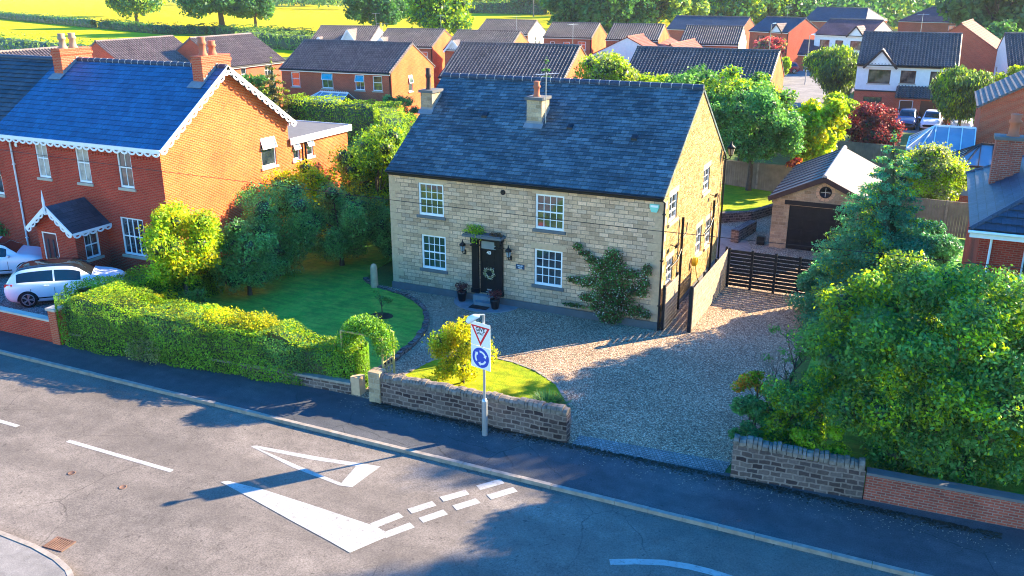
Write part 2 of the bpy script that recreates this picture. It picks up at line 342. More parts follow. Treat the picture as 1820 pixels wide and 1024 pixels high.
# ------------------------------------------------------------------ foliage
def np_mesh(name, V, F, MI, mats, parent=None, loc=None):
    me = bpy.data.meshes.new(name); n = len(F)
    me.vertices.add(len(V)); me.vertices.foreach_set('co', np.asarray(V, np.float32).ravel())
    me.loops.add(n*4); me.loops.foreach_set('vertex_index', np.asarray(F, np.int32).ravel())
    me.polygons.add(n); me.polygons.foreach_set('loop_start', np.arange(n, dtype=np.int32)*4)
    try: me.polygons.foreach_set('loop_total', np.full(n, 4, np.int32))
    except Exception: pass
    for m in mats: me.materials.append(m)
    me.polygons.foreach_set('material_index', np.asarray(MI, np.int32)); me.update(calc_edges=True)
    o = bpy.data.objects.new(name, me); COL.objects.link(o)
    if parent is not None: o.parent = parent
    if loc is not None: o.location = loc
    return o
def unit(a): return a/np.maximum(np.linalg.norm(a, axis=1, keepdims=True), 1e-9)
def leaf_quads(p, nrm, size, rng, aspect=.55, tan=None, var=.4):
    n = len(p); t = rng.normal(size=(n,3)) if tan is None else tan + rng.normal(size=(n,3))*.25
    nrm = unit(nrm); t = unit(t - nrm*np.sum(t*nrm, 1, keepdims=True)); b = np.cross(nrm, t)
    s = (size*(1-var + 2*var*rng.random(n)))[:,None] if np.isscalar(size) else size[:,None]
    fold = nrm*s*.12
    V = np.stack([p-t*s*.5, p+b*s*aspect*.5+fold, p+t*s*.5, p-b*s*aspect*.5+fold], 1).reshape(-1,3)
    return V, np.arange(4*n).reshape(-1,4)
def clump_leaves(clumps, n, size, rng, fill=.45, up=.35, aspect=.6, droop=0, rnd=.6):
    c = np.array(clumps, float)
    w = (c[:,3]*c[:,4]*c[:,5])**(2/3); w /= w.sum(); k = rng.choice(len(c), n, p=w)
    d = unit(rng.normal(size=(n,3))); r = 1-fill*rng.random(n)**1.4 + rng.normal(size=n)*.13
    p = c[k,:3] + d*c[k,3:6]*r[:,None]
    nrm = d*.4 + unit(rng.normal(size=(n,3)))*(rnd+.25) + np.array([0,0,up])
    tan = None
    if droop: 
        tan = d*np.array([.4,.4,0]) + np.array([0,0,-droop])
        nrm = d*np.array([1,1,.3]) + rng.normal(size=(n,3))*.4
    return leaf_quads(p, nrm, size, rng, aspect, tan)
def crown_clumps(rx, ry, rz, cz, n, rng, cr=.32, shell=.55, taper=0, low=-.75):
    out = []
    while len(out) < n:
        d = rng.normal(size=3); d /= np.linalg.norm(d)
        if d[2] < low: continue
        q = shell + (1-shell)*rng.random()**.7
        z = d[2]*q; k = 1 - taper*max(0, z)
        s = cr*(.7+.6*rng.random())
        out.append((d[0]*q*rx*k, d[1]*q*ry*k, cz + z*rz, s*rx, s*ry, s*(rx+rz)/2*.8))
    return out
def trunk_mb(h, r, clumps, rng, limbs=7, lean=(0,0)):
    b = MB(); n = 6; pts = []; rr = []
    for i in range(n+1):
        f = i/n; pts.append((lean[0]*f + .06*h*.3*math.sin(3*f+rng.random()*.6), lean[1]*f + .04*h*.3*math.cos(4*f), h*f)); rr.append(r*(1.25-.75*f) if i else r*1.5)
    b.tube(pts, rr, 8)
    for i in rng.choice(len(clumps), min(limbs, len(clumps)), replace=False):
        c = clumps[i]; s = pts[3 + int(rng.integers(0, 3))]; s = Vector(s); e = Vector(c[:3])
        if (e-s).length < .2: continue
        mid = (s+e)/2 + Vector((0,0,.1*(e-s).length))
        b.tube([s, mid, e], [r*.45, r*.28, r*.1], 5)
    return b
TREES = 0
def tree(name, label, cat, loc, h, rx, rz=None, ry=None, cz=None, n=40, leaves=6000, size=.12, mat='leaf_mid', trunk=None, bark='bark', group=None, seed=None,
         cr=.38, shell=.5, taper=0, droop=0, fill=.45, aspect=.55, low=-.75, second=None, limbs=7, kind='crown', up=.35, core=.55):
    global TREES; TREES += 1
    rng = np.random.default_rng(seed if seed is not None else 100+TREES)
    rz = rz or h*.4; ry = ry or rx; cz = cz if cz is not None else h-rz
    root = thing(name, label, cat, loc, rng.random()*0, group); size *= 1.25; leaves = int(leaves*1.25)
    cl = crown_clumps(rx*(1-cr*.6), ry*(1-cr*.6), rz*(1-cr*.6), cz, n, rng, cr, shell, taper, low)
    V, F = clump_leaves(cl, leaves, size, rng, fill, up, aspect, droop)
    mi = np.zeros(len(F), int); mats = [M[mat]]
    if second:
        mats.append(M[second[0]]); k = rng.random(len(cl)) < second[1]
        cc = np.array(cl)[:, :3]; p = V[::4]; 
        best = np.full(len(p), 1e9); who = np.zeros(len(p), int)
        for i, c in enumerate(cc):
            dd = ((p-c)**2).sum(1); q = dd < best; best[q] = dd[q]; who[q] = i
        mi = np.where(rng.random(len(p)) < .55, (rng.random(len(p)) < second[1]).astype(int), np.where(k[who], 1, 0))
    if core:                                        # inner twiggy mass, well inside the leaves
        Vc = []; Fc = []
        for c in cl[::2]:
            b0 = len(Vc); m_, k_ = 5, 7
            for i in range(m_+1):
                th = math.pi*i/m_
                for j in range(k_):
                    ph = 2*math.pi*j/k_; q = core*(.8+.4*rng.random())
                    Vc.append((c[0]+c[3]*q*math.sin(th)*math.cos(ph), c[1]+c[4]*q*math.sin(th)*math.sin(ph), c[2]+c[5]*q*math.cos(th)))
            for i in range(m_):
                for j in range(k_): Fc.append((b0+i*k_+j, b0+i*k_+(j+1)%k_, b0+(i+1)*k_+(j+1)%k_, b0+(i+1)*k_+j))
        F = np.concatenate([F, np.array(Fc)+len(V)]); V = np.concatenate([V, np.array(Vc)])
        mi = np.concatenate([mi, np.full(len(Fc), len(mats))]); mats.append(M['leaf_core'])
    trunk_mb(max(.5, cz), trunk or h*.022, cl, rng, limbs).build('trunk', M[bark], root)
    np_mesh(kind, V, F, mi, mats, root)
    return root
def hedge(name, label, path, width, height, leaves, size, mat, group=None, seed=5, bulge=.1, second=None, cat='hedge', z0=0, heights=None, kind=None, top=None):
    rng = np.random.default_rng(seed); path = [np.array(p, float) for p in path]
    seg = [np.linalg.norm(path[i+1]-path[i]) for i in range(len(path)-1)]; L = sum(seg)
    cum = np.concatenate([[0], np.cumsum(seg)]); px = np.interp; A = np.array(path); K = max(6, int(L/.6))
    W = width if hasattr(width, '__len__') else [width]*len(path); H = heights or [height]*len(path)
    def at(t):
        return np.stack([px(t, cum, A[:,0]), px(t, cum, A[:,1])], 1), px(t, cum, W), px(t, cum, H)
    def frame(t):
        e = .25; a, _, _ = at(np.clip(t-e, 0, L)); b, _, _ = at(np.clip(t+e, 0, L)); d = b-a; d /= np.maximum(np.linalg.norm(d, axis=1, keepdims=True), 1e-6)
        return d, np.stack([d[:,1], -d[:,0]], 1)
    n = leaves; t = rng.random(n)*(L+width*.0 if np.isscalar(width) else L); c, w, h = at(t); d, s = frame(t)
    u = rng.random(n)*(2*h+w); side = np.where(u < h, -1, np.where(u < h+w, 0, 1))
    a = np.where(side == -1, -w/2, np.where(side == 1, w/2, u-h-w/2)); z = np.where(side == -1, u, np.where(side == 1, u-h-w, h))
    bu = bulge*(np.sin(t*1.7+seed)+np.sin(t*3.9+z*2.1)*.7+np.sin(z*3.3+t*.9)*.5)
    dep = -np.abs(rng.normal(size=n))*.07 + rng.random(n)*.05
    a = a + side*(bu*.6+dep); z = z + (side == 0)*(bu+dep)
    cor = (side != 0)*np.clip((z-h+.3)/.3, 0, 1)**2*.18; a = a - side*cor
    p = np.stack([c[:,0]+s[:,0]*a, c[:,1]+s[:,1]*a, np.maximum(z, .03)+z0], 1)
    nr = np.stack([s[:,0]*side, s[:,1]*side, (side == 0)*1.0], 1)*.9 + rng.normal(size=(n,3))*.45 + np.array([0,0,.25])
    # two rounded ends
    m = max(60, int(n*min(.25, np.mean(W)/L))); ee = rng.random(m) < .5; te = np.where(ee, 0, L); ce, we, he = at(te); de, se = frame(te)
    ang = (rng.random(m)-.5)*math.pi; ze = rng.random(m)*he; sg = np.where(ee, -1, 1)
    pe = np.stack([ce[:,0]+de[:,0]*sg*np.cos(ang)*we*.25+se[:,0]*np.sin(ang)*we/2, ce[:,1]+de[:,1]*sg*np.cos(ang)*we*.25+se[:,1]*np.sin(ang)*we/2, ze+z0], 1)
    ne = np.stack([de[:,0]*sg, de[:,1]*sg, 0*sg], 1) + rng.normal(size=(m,3))*.5
    V, F = leaf_quads(np.concatenate([p, pe]), np.concatenate([nr, ne]), size, rng)
    mi = (np.sin(V[::4,0]*1.3+seed)+np.sin(V[::4,1]*1.9+V[::4,2])+rng.normal(size=len(F))*.5 > 1.0).astype(int) if second else np.zeros(len(F), int)
    if top: mi = np.where((np.concatenate([side, sg*0+1]) == 0) & (rng.random(len(F)) < .55), 3, mi)  # sunlight on the hedge top painted in as yellower leaves
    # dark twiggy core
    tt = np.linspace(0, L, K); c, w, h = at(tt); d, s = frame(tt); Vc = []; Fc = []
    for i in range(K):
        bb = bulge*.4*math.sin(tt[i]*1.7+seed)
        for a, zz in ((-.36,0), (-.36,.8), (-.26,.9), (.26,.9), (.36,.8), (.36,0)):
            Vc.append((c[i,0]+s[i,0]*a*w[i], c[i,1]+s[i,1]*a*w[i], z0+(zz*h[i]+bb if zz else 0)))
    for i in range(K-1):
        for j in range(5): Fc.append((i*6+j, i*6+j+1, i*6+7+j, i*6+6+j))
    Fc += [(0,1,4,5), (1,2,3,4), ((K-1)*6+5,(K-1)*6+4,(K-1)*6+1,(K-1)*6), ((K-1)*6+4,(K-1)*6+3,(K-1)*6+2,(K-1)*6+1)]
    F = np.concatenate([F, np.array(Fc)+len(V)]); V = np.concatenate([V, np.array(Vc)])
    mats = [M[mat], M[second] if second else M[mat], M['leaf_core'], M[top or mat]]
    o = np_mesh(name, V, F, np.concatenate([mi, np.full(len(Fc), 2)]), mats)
    return tag(o, label, cat, group, kind)
def leaf_blob(name, clumps, n, size, mats, parent=None, loc=None, seed=1, **kw):
    rng = np.random.default_rng(seed); V, F = clump_leaves(clumps, n, size, rng, **kw)
    mi = rng.choice(len(mats), len(F), p=[1] if len(mats) == 1 else ([.8,.2] if len(mats) == 2 else [.7,.2,.1]))
    return np_mesh(name, V, F, mi, [M[m] for m in mats], parent, loc)

# ------------------------------------------------------------------ building kit
def wall_panel(mb, o, ang, W, H, ops=(), depth=.13, m=0, gable=None, z0=0, back=True):
    "vertical wall from o along ang, outside on the -Y side of its own frame; ops = (x, z, w, h); gable = (ridge position, ridge height)"
    ca, sa = math.cos(ang), math.sin(ang)
    def q(x, y, z): return (o[0]+x*ca-y*sa, o[1]+x*sa+y*ca, z)
    xs = sorted({0, W} | {v for a in ops for v in (a[0], a[0]+a[2])}); zs = sorted({z0, H} | {v for a in ops for v in (a[1], a[1]+a[3])})
    for i in range(len(xs)-1):
        for j in range(len(zs)-1):
            cx, cz = (xs[i]+xs[i+1])/2, (zs[j]+zs[j+1])/2
            if any(a[0] < cx < a[0]+a[2] and a[1] < cz < a[1]+a[3] for a in ops): continue
            mb.face([q(xs[i],0,zs[j]), q(xs[i+1],0,zs[j]), q(xs[i+1],0,zs[j+1]), q(xs[i],0,zs[j+1])], m)
    for a in ops:
        x0, z0_, w, h = a[:4]; x1, z1 = x0+w, z0_+h; d = depth
        mb.face([q(x0,0,z0_), q(x0,d,z0_), q(x1,d,z0_), q(x1,0,z0_)], m); mb.face([q(x0,0,z1), q(x1,0,z1), q(x1,d,z1), q(x0,d,z1)], m)
        mb.face([q(x0,0,z0_), q(x0,0,z1), q(x0,d,z1), q(x0,d,z0_)], m); mb.face([q(x1,0,z0_), q(x1,d,z0_), q(x1,d,z1), q(x1,0,z1)], m)
        
        if back: mb.face([q(x0,d,z0_), q(x1,d,z0_), q(x1,d,z1), q(x0,d,z1)], m)
    if gable: mb.face([q(0,0,H), q(W,0,H), q(gable[0],0,gable[1])], m)

def roof_slope(mb, A, B, C, D, g=.2, t=.02, kind='slate', m=0, thick=.1, tile=.3):
    "A-B the eave (left to right seen from outside), C above B, D above A; lapped courses, waved for pantiles"
    A, B, C, D = map(Vector, (A, B, C, D)); eu = (B-A).normalized(); nn = (B-A).cross(D-A)
    if nn.length < 1e-6: nn = (B-A).cross(C-A)
    nn.normalize()
    ev = nn.cross(eu); L = max((D-A).dot(ev), (C-B).dot(ev)); n = max(1, round(L/g))
    def e(a, b, f): return a+(b-a)*f
    for i in range(n):
        l0, r0, l1, r1 = e(A, D, i/n), e(B, C, i/n), e(A, D, (i+1)/n), e(B, C, (i+1)/n)
        ul0, ur0 = (l0-A).dot(eu), (r0-A).dot(eu); ul1, ur1 = (l1-A).dot(eu), (r1-A).dot(eu)
        v0, v1 = i*g, (i+1)*g
        if kind == 'pan':
            w = (r0-l0).length; k = max(1, int(round(w/tile))); prof = ((0, 0), (.3, 0), (.5, .9), (.7, 1))
            top = []; bot = []
            for a in range(k):
                for f, hgt in prof: top.append(((a+f)/k, hgt))
            top.append((1, 0))
            P0 = [e(l0, r0, f) + nn*(t+.1*hh) for f, hh in top]; P1 = [e(l1, r1, f) + nn*(.1*hh) for f, hh in top]; Q0 = [p-nn*(t+.01) for p in P0]
            b0 = len(mb.v); c = len(P0); mb.v += [tuple(p) for p in P0+P1+Q0]
            for a in range(c-1):
                fa, fb = top[a][0]*w, top[a+1][0]*w
                mb.uv[len(mb.f)] = [(fa, v0), (fb, v0), (fb, v1), (fa, v1)]; mb.f.append((b0+a, b0+a+1, b0+c+a+1, b0+c+a)); mb.m.append(m); mb.sm.append(False)
                mb.uv[len(mb.f)] = [(fa, v0), (fb, v0), (fb, v0), (fa, v0)]; mb.f.append((b0+2*c+a, b0+2*c+a+1, b0+a+1, b0+a)); mb.m.append(m); mb.sm.append(False)
        else:
            mb.face([l0+nn*t, r0+nn*t, r1, l1], m, [(ul0, v0), (ur0, v0), (ur1, v1), (ul1, v1)])
            mb.face([l0-nn*.01, r0-nn*.01, r0+nn*t, l0+nn*t], m, [(ul0, v0), (ur0, v0), (ur0, v0+.01), (ul0, v0+.01)])
    d = nn*thick; tri = (C-D).length < 1e-4
    for a, b in ((B, C), (D, A)): mb.face([a-d, b-d, b+nn*.004, a+nn*.004], m)
    mb.face([A-d, B-d, B, A], m)
    mb.face([D-d, C-d, B-d, A-d] if not tri else [C-d, B-d, A-d], m)

_wc = {}
def window(parent, pos, ang, w, h, cols=2, rt=1, rb=1, split=.5, frame='white_paint', glass='window_glass', sill='sill_stone', lintel=None, fw=.06, bar=.022, lower_in=.02, open_top=False, name='window', label=None):
    key = (round(w, 3), round(h, 3), cols, rt, rb, split, frame, fw, bar, open_top)
    if key not in _wc:
        b = MB(); y0, y1 = .045, .12
        b.box(0, fw, y0, y1, 0, h); b.box(w-fw, w, y0, y1, 0, h); b.box(fw, w-fw, y0, y1, 0, fw*1.3); b.box(fw, w-fw, y0, y1, h-fw, h)
        zs = h*split
        if split: b.box(fw, w-fw, y0+.005, y1, zs-.025, zs+.025)
        for c in range(1, cols):
            x = fw + (w-2*fw)*c/cols; bw = bar if cols > 1 else .02
            b.box(x-bw/2, x+bw/2, y0+.02, y1, fw*1.3, zs-.025 if split else h-fw)
            if split: b.box(x-bw/2, x+bw/2, y0+.02, y1, zs+.025, h-fw)
        for r in range(1, rt):
            z = zs + (h-fw-zs)*r/rt; b.box(fw, w-fw, y0+.022, y1, z-bar/2, z+bar/2)
        for r in range(1, rb):
            z = fw + (zs-fw)*r/rb; b.box(fw, w-fw, y0+.022, y1, z-bar/2, z+bar/2)
        if open_top:
            a = Vector((w*.5, -.13, zs+.03)); bb = Vector((w*.5, .03, h-.02)); d = .04
            for x0, x1 in ((.02, .07), (w-.07, w-.02)): b.beam((x0+.025, a.y, a.z), (x0+.025, bb.y, bb.z), .05, d)
            b.beam((.02, a.y, a.z), (w-.02, a.y, a.z), .05, .04); b.beam((.02, bb.y, bb.z), (w-.02, bb.y, bb.z), .05, .04)
        _wc[key] = b
        o = b.build(name, M[frame]); me = o.data; bpy.data.objects.remove(o)
        p = MB(); p.box(fw*.5, w-fw*.5, .085, .1, fw*.5, h-fw*.5)
        if open_top: p.extrude([(.05, -.12, zs+.04), (w-.05, -.12, zs+.04), (w-.05, .02, h-.03), (.05, .02, h-.03)], (0, .006, .006))
        o = p.build('pane', M['window_glass']); pm = o.data; bpy.data.objects.remove(o); _wc[key] = (me, pm)
    me, pm = _wc[key]
    o = bpy.data.objects.new(name, me); COL.objects.link(o); o.parent = parent; o.location = pos; o.rotation_euler = (0, 0, ang)
    if label: o['label'] = label
    if glass != 'window_glass': pm = pm.copy(); pm.materials[0] = M[glass]
    p = bpy.data.objects.new('pane', pm); COL.objects.link(p); p.parent = o
    if sill: s = MB(); s.box(-.09, w+.09, -.07, .045, -.12, -.002); s.build('sill', M[sill], o)
    if lintel: s = MB(); s.box(-.14, w+.14, -.006, .02, h+.002, h+.24); s.build('lintel', M[lintel], o)
    return o

def chimney(parent, x0, x1, y0, y1, z0, z1, mat, pots=(), cap=True, capmat='coping_cream', pot='buff_pot', ph=.55, pr=.13, flash=True):
    b = MB(); b.box(x0, x1, y0, y1, z0, z1)
    c = b.build('chimney', M[mat], parent)
    k = MB()
    if cap == 'brick':
        k.box(x0-.04, x1+.04, y0-.04, y1+.04, z1-.22, z1-.08); k.box(x0-.015, x1+.015, y0-.015, y1+.015, z1+.002, z1+.08)
        k.build('chimney_cap', M[mat], c)
    elif cap: k.box(x0-.07, x1+.07, y0-.07, y1+.07, z1+.002, z1+.12); k.build('chimney_cap', M[capmat], c)
    for (px_, py_, hh) in pots:
        p = MB(); z = z1+.08; p.lathe([(pr*1.25, z), (pr*1.2, z+.06), (pr*.95, z+.1), (pr*.8, z+hh*.55), (pr*1.1, z+hh*.62), (pr*1.1, z+hh*.72), (pr*.85, z+hh*.78), (pr*1.0, z+hh), (pr*.7, z+hh+.01)], (px_, py_, 0), 12)
        p.build('chimney_pot', M[pot], c)
    return c
def downpipe(parent, x, y, z0, z1, mat='black_paint', r=.04, off=(0, -.07)):
    b = MB(); b.tube([(x, y, z1), (x+off[0], y+off[1], z1-.15), (x+off[0], y+off[1], z0)], r, 8)
    z = z0+1
    while z < z1-.3: b.box(x+off[0]-.06, x+off[0]+.06, y+off[1]-.05, y+off[1]+.05, z, z+.05); z += 1.8
    return b.build('downpipe', M[mat], parent)
def aerial(parent, x, y, z, h=1.6, ang=.3, yagi=True):
    b = MB(); b.cyl((x, y, z), (x, y, z+h), .022, .018, 6); d = Vector((math.cos(ang), math.sin(ang), 0)); s = Vector((-d.y, d.x, 0)); t = Vector((x, y, z+h-.08))
    b.cyl(t-d*.5, t+d*.6, .014, None, 5)
    for i in range(8):
        c = t-d*.45+d*(i*.14); l = .28 if i < 2 else .16; b.cyl(c-s*l, c+s*l, .008, None, 4)
    return b.build('tv_aerial', M['steel_grey'], parent)
def gable_house(name, label, loc, rz, W, D, E, R, wall='estate_brick', roof='estate_tile', kind='pan', front=(), right=(), left=(), g=.32, tile=.3, ov=.3, vg=.06,
                group='brick houses of the estate behind', cat='house', ridge='estate_tile', fascia='white_paint', frame='white_paint', gutter='black_paint', sill='sill_stone', gmat=None, hip=(0, 0), simple=False, t=.03, upper=None, mortar=0, extra=None):
    root = thing(name, label, cat, loc, rz, group); b = MB(); sl = (R-E)/(D/2); zr = R
    mats = [M[wall], M[gmat or wall], M[upper or wall]]
    wall_panel(b, (0,0), 0, W, E, [f[:4] for f in front]); gb = (D/2, R-.02)
    wall_panel(b, (W,0), math.pi/2, D, E, [f[:4] for f in right], m=1, gable=gb if not hip[1] else None)
    wall_panel(b, (W,D), math.pi, W, E); wall_panel(b, (0,D), -math.pi/2, D, E, [f[:4] for f in left], m=1, gable=gb if not hip[0] else None)
    if extra: extra(b)
    b.build('wall', mats, root)
    if upper: u = MB(); wall_panel(u, (0,-.02), 0, W, E, [f[:4] for f in front if f[1] > 2.5], z0=2.75, depth=.02, back=False); u.box(0, W, -.07, -.001, 2.6, 2.745, 1); u.build('render_band', [M[upper], M['brown_timber']], root)
    r = MB(); z = E - sl*ov + .06; y0 = -ov; y1 = D+ov; rz_ = R + .06; h0, h1 = hip
    A, B = (-vg, y0, z), (W+vg, y0, z); C, Dd = (W+vg-h1, D/2, rz_), (-vg+h0, D/2, rz_); A2, B2 = (W+vg, y1, z), (-vg, y1, z)
    roof_slope(r, A, B, C, Dd, g, t, kind, tile=tile); roof_slope(r, A2, B2, Dd, C, g, t, kind, tile=tile)
    if h1: roof_slope(r, B, A2, C, C, g, t, 'slate')
    if h0: roof_slope(r, B2, A, Dd, Dd, g, t, 'slate')
    ro = r.build('roof', M[roof], root)
    rt = MB(); n = max(2, int((C[0]-Dd[0])/.45))
    for i in range(n):
        xa = Dd[0]+(C[0]-Dd[0])*i/n; xb = Dd[0]+(C[0]-Dd[0])*(i+1)/n-.02; rt.tube([(xa, D/2, rz_), (xb, D/2, rz_)], .13, 8)
    if h1:
        for a in (B, A2): rt.tube([a, C], .09, 6)
    if h0:
        for a in (A, B2): rt.tube([a, Dd], .09, 6)
    for i in range(1, mortar): x = Dd[0]+(C[0]-Dd[0])*i/mortar; b0 = len(rt.m); rt.cyl((x-.012, D/2, rz_), (x+.012, D/2, rz_), .138, None, 10); rt.m[b0:] = [1]*(len(rt.m)-b0)
    rt.build('ridge_tiles', [M[ridge], M['mortar_white']], ro)
    f = MB(); f.box(0, W, y0+.03, y0+.06, z-.2, z-.02); f.build('fascia', M[fascia], root); f = MB()
    f.box(0, W, y1-.06, y1-.03, z-.2, z-.02); f.build('fascia', M[fascia], root)
    gt = MB(); gt.tube([(-vg, y0-.05, z-.05), (W+vg, y0-.05, z-.05)], .055, 6); gt.build('gutter', M[gutter], root)
    if not simple: downpipe(root, W-.15, y0, 0, z-.05, gutter, off=(0, ov-.07))
    for (a, ang, ops) in (((0,0), 0, front), ((W,0), math.pi/2, right), ((0,D), -math.pi/2, left)):
        for f_ in ops:
            x, zz, w, h = f_[:4]; kw = dict(f_[4]) if len(f_) > 4 else {}
            if kw.pop('door', None): door(root, (a[0]+x*math.cos(ang), a[1]+x*math.sin(ang), zz), ang, w, h, **kw); continue
            kw.setdefault('frame', frame); kw.setdefault('sill', sill)
            window(root, (a[0]+x*math.cos(ang), a[1]+x*math.sin(ang), zz), ang, w, h, **kw)
    return root
def door(parent, pos, ang, w, h, mat='maroon', frame='white_paint', panels=True, lights=0, name='door'):
    d = MB(); d.box(.06, w-.06, .05, .1, 0, h-.06)
    if panels:
        for r in range(3):
            for c in range(2):
                x0 = .06+(w-.12)*(c*.5)+.06; x1 = x0+(w-.12)*.5-.12; z0 = .12+r*(h-.2)/3; d.box(x0, x1, .035, .049, z0, z0+(h-.2)/3-.12)
    o = d.build(name, M[mat], parent, pos); o.rotation_euler = (0, 0, ang)
    f = MB(); f.box(0, .06, .02, .12, 0, h); f.box(w-.06, w, .02, .12, 0, h); f.box(.06, w-.06, .02, .12, h-.06, h); f.build('door_frame', M[frame], o)
    k = MB(); k.lathe([(.02, -.02), (.035, -.05), (.0, -.06)], (w-.16, .05, h*.48), 8, axis='y'); k.build('handle', M['steel_grey'], o)
    if lights:
        for i in range(lights): l = MB(); x = w*(.32+.36*i); l.box(x-.04, x+.04, .028, .034, h*.25, h*.85); l.build('door_light', M['window_glass'], o)
    return o
def garage_door(parent, pos, ang, w, h, mat):
    d = MB(); d.box(0, w, .06, .1, 0, h)
    for r in range(4):
        for c in range(4):
            x0 = w*c/4+.08; z0 = h*r/4+.07; d.box(x0, x0+w/4-.16, .04, .06, z0, z0+h/4-.14); d.box(x0+.05, x0+w/4-.21, .025, .04, z0+.05, z0+h/4-.19)
    o = d.build('garage_door', M[mat], parent, pos); o.rotation_euler = (0, 0, ang); return o

# ------------------------------------------------------------------ cars
def catmull(xs, ys, x):
    return float(np.interp(x, xs, ys))
def smooth_interp(xs, ys, x):
    i = max(0, min(len(xs)-2, int(np.searchsorted(xs, x)-1))); x0, x1 = xs[i], xs[i+1]
    t = (x-x0)/(x1-x0); m0 = (ys[i+1]-ys[i-1])/(xs[i+1]-xs[i-1])*(x1-x0) if i else ys[1]-ys[0]; m1 = (ys[i+2]-ys[i])/(xs[i+2]-xs[i])*(x1-x0) if i+2 < len(xs) else ys[i+1]-ys[i]
    if i: pass
    m0 *= .8; m1 *= .8
    return (2*t**3-3*t**2+1)*ys[i] + (t**3-2*t**2+t)*m0 + (-2*t**3+3*t**2)*ys[i+1] + (t**3-t**2)*m1
def car(label, loc, rz, paint, roofmat=None, L=4.6, Wd=1.86, Hs=1.0, group=None, detail=True):
    root = thing('parked_car', label, 'car', loc, rz, group)
    # stations rear to front: x, sill z, belt z, roof z, half width at belt, half width at roof edge
    S = np.array([(0,.5,.82,.9,.70,.5),(.1,.36,.95,1.04,.82,.55),(.28,.26,1.03,1.3,.88,.56),(.62,.22,1.07,1.55,.92,.58),(1.2,.2,1.07,1.64,.93,.62),(1.9,.2,1.04,1.665,.93,.64),
                  (2.5,.2,1.01,1.63,.93,.64),(2.85,.2,1.0,1.52,.93,.63),(3.15,.2,.99,1.3,.93,.66),(3.45,.21,.98,1.075,.92,.72),(3.9,.22,.93,1.0,.9,.68),(4.3,.28,.82,.88,.84,.6),(4.52,.36,.68,.74,.74,.5),(4.6,.45,.6,.64,.66,.42)])
    S[:,0] *= L/4.6; S[:,2:4] *= Hs; S[:,4:] *= Wd/1.86
    N = 70; X = np.linspace(0, L, N+1); col = [np.array([smooth_interp(list(S[:,0]), list(S[:,k]), x) for x in X]) for k in range(1, 6)]
    def ring(i, x):
        sl, be, ro, wb, wr = (c[i] for c in col); be2 = min(be, ro-.02)
        return [(0, sl-.04), (wb*.8, sl-.03), (wb*.95, sl+.02), (wb*1.0, sl+.16), (wb*1.015, sl+(be2-sl)*.55), (wb*1.0, sl+(be2-sl)*.8), (wb*.965, be2-.03), (wb*.93, be2),
                (wb*.93+(wr-wb*.93)*.33, be2+(ro-be2)*.36), (wb*.93+(wr-wb*.93)*.66, be2+(ro-be2)*.7), (wr, ro-.055*min(1, (ro-be2)*3)), (wr*.88, ro-.018), (wr*.5, ro-.004), (0, ro)]
    R_ = [ring(i, x) for i, x in enumerate(X)]; K = len(R_[0])
    V = []; 
    for i, x in enumerate(X):
        full = [(y, z) for y, z in R_[i]] + [(-y, z) for y, z in R_[i][-2:0:-1]]
        V += [(x-L/2, y, z) for y, z in full]
    T = 2*K-2; s = L/4.6
    sidewin = [(.55, 1.02), (1.08, 1.88), (1.98, 2.98)]
    body = MB(); groups = {}
    for i in range(N):
        xm = (X[i]+X[i+1])/2/s
        for j in range(T):
            jj = j if j < K-1 else T-1-j                # ring band seen from either side
            f = (i*T+j, i*T+(j+1)%T, (i+1)*T+(j+1)%T, (i+1)*T+j); k = 'body'
            if 7 <= jj <= 8 and any(a <= xm <= b for a, b in sidewin) : k = 'side_window'
            if jj >= 10 and 2.58 < xm < 3.36: k = 'windscreen'
            if jj >= 10 and .2 < xm < .56: k = 'rear_window'
            if jj >= 10 and .62 <= xm <= 2.58 and roofmat: k = 'roof_panel'
            if jj >= 7 and jj <= 9 and 2.98 < xm < 3.3 and False: k = 'side_window'
            groups.setdefault(k, []).append(f)
    for k, fs in groups.items():
        b = MB(); b.add(V, fs, 0, True)
        m = paint if k == 'body' else roofmat if k == 'roof_panel' else 'car_glass'
        o = b.build('body' if k == 'body' else k, M[m], root)
    e = MB(); cap = [0+j for j in range(T)]; e.face([V[j] for j in cap][::-1]); e.face([V[N*T+j] for j in cap]); e.build('bumper', M['black_paint'], root)
    for xw in (.88*s, 3.68*s):
        for sy in (1, -1):
            ar = MB(); n = 14; yb = sy*Wd/2*1.012; pts = []
            for k in range(n+1): t = math.pi*k/n; pts.append((xw-L/2+math.cos(t)*.41, yb-sy*.03, .30+math.sin(t)*.42))
            ar.extrude(pts, (0, sy*.035, 0)); ar.build('wheel_arch', M['black_paint'], root)
            w = MB(); w.lathe([(.2, -.1), (.33, -.1), (.35, -.06), (.35, .06), (.33, .1), (.23, .11)], (0, 0, 0), 22, axis='y')
            wo = w.build('wheel', M['rubber'], root, (xw-L/2, sy*(Wd/2-.08), .35))
            h = MB(); y = sy*.105
            for k in range(5):
                t = 2*math.pi*k/5; a = (math.cos(t)*.05, y, math.sin(t)*.05)
                for dt in (-.16, .16): h.beam(a, (math.cos(t+dt)*.24, y+sy*.012, math.sin(t+dt)*.24), .035, .03)
            h.tube([(math.cos(a)*.235, y, math.sin(a)*.235) for a in np.linspace(0, 2*math.pi, 23)], .016, 5); h.tube([(0,y-sy*.02,0), (0,y+sy*.03,0)], .06, 10); h.build('rim', M['alloy'], wo)
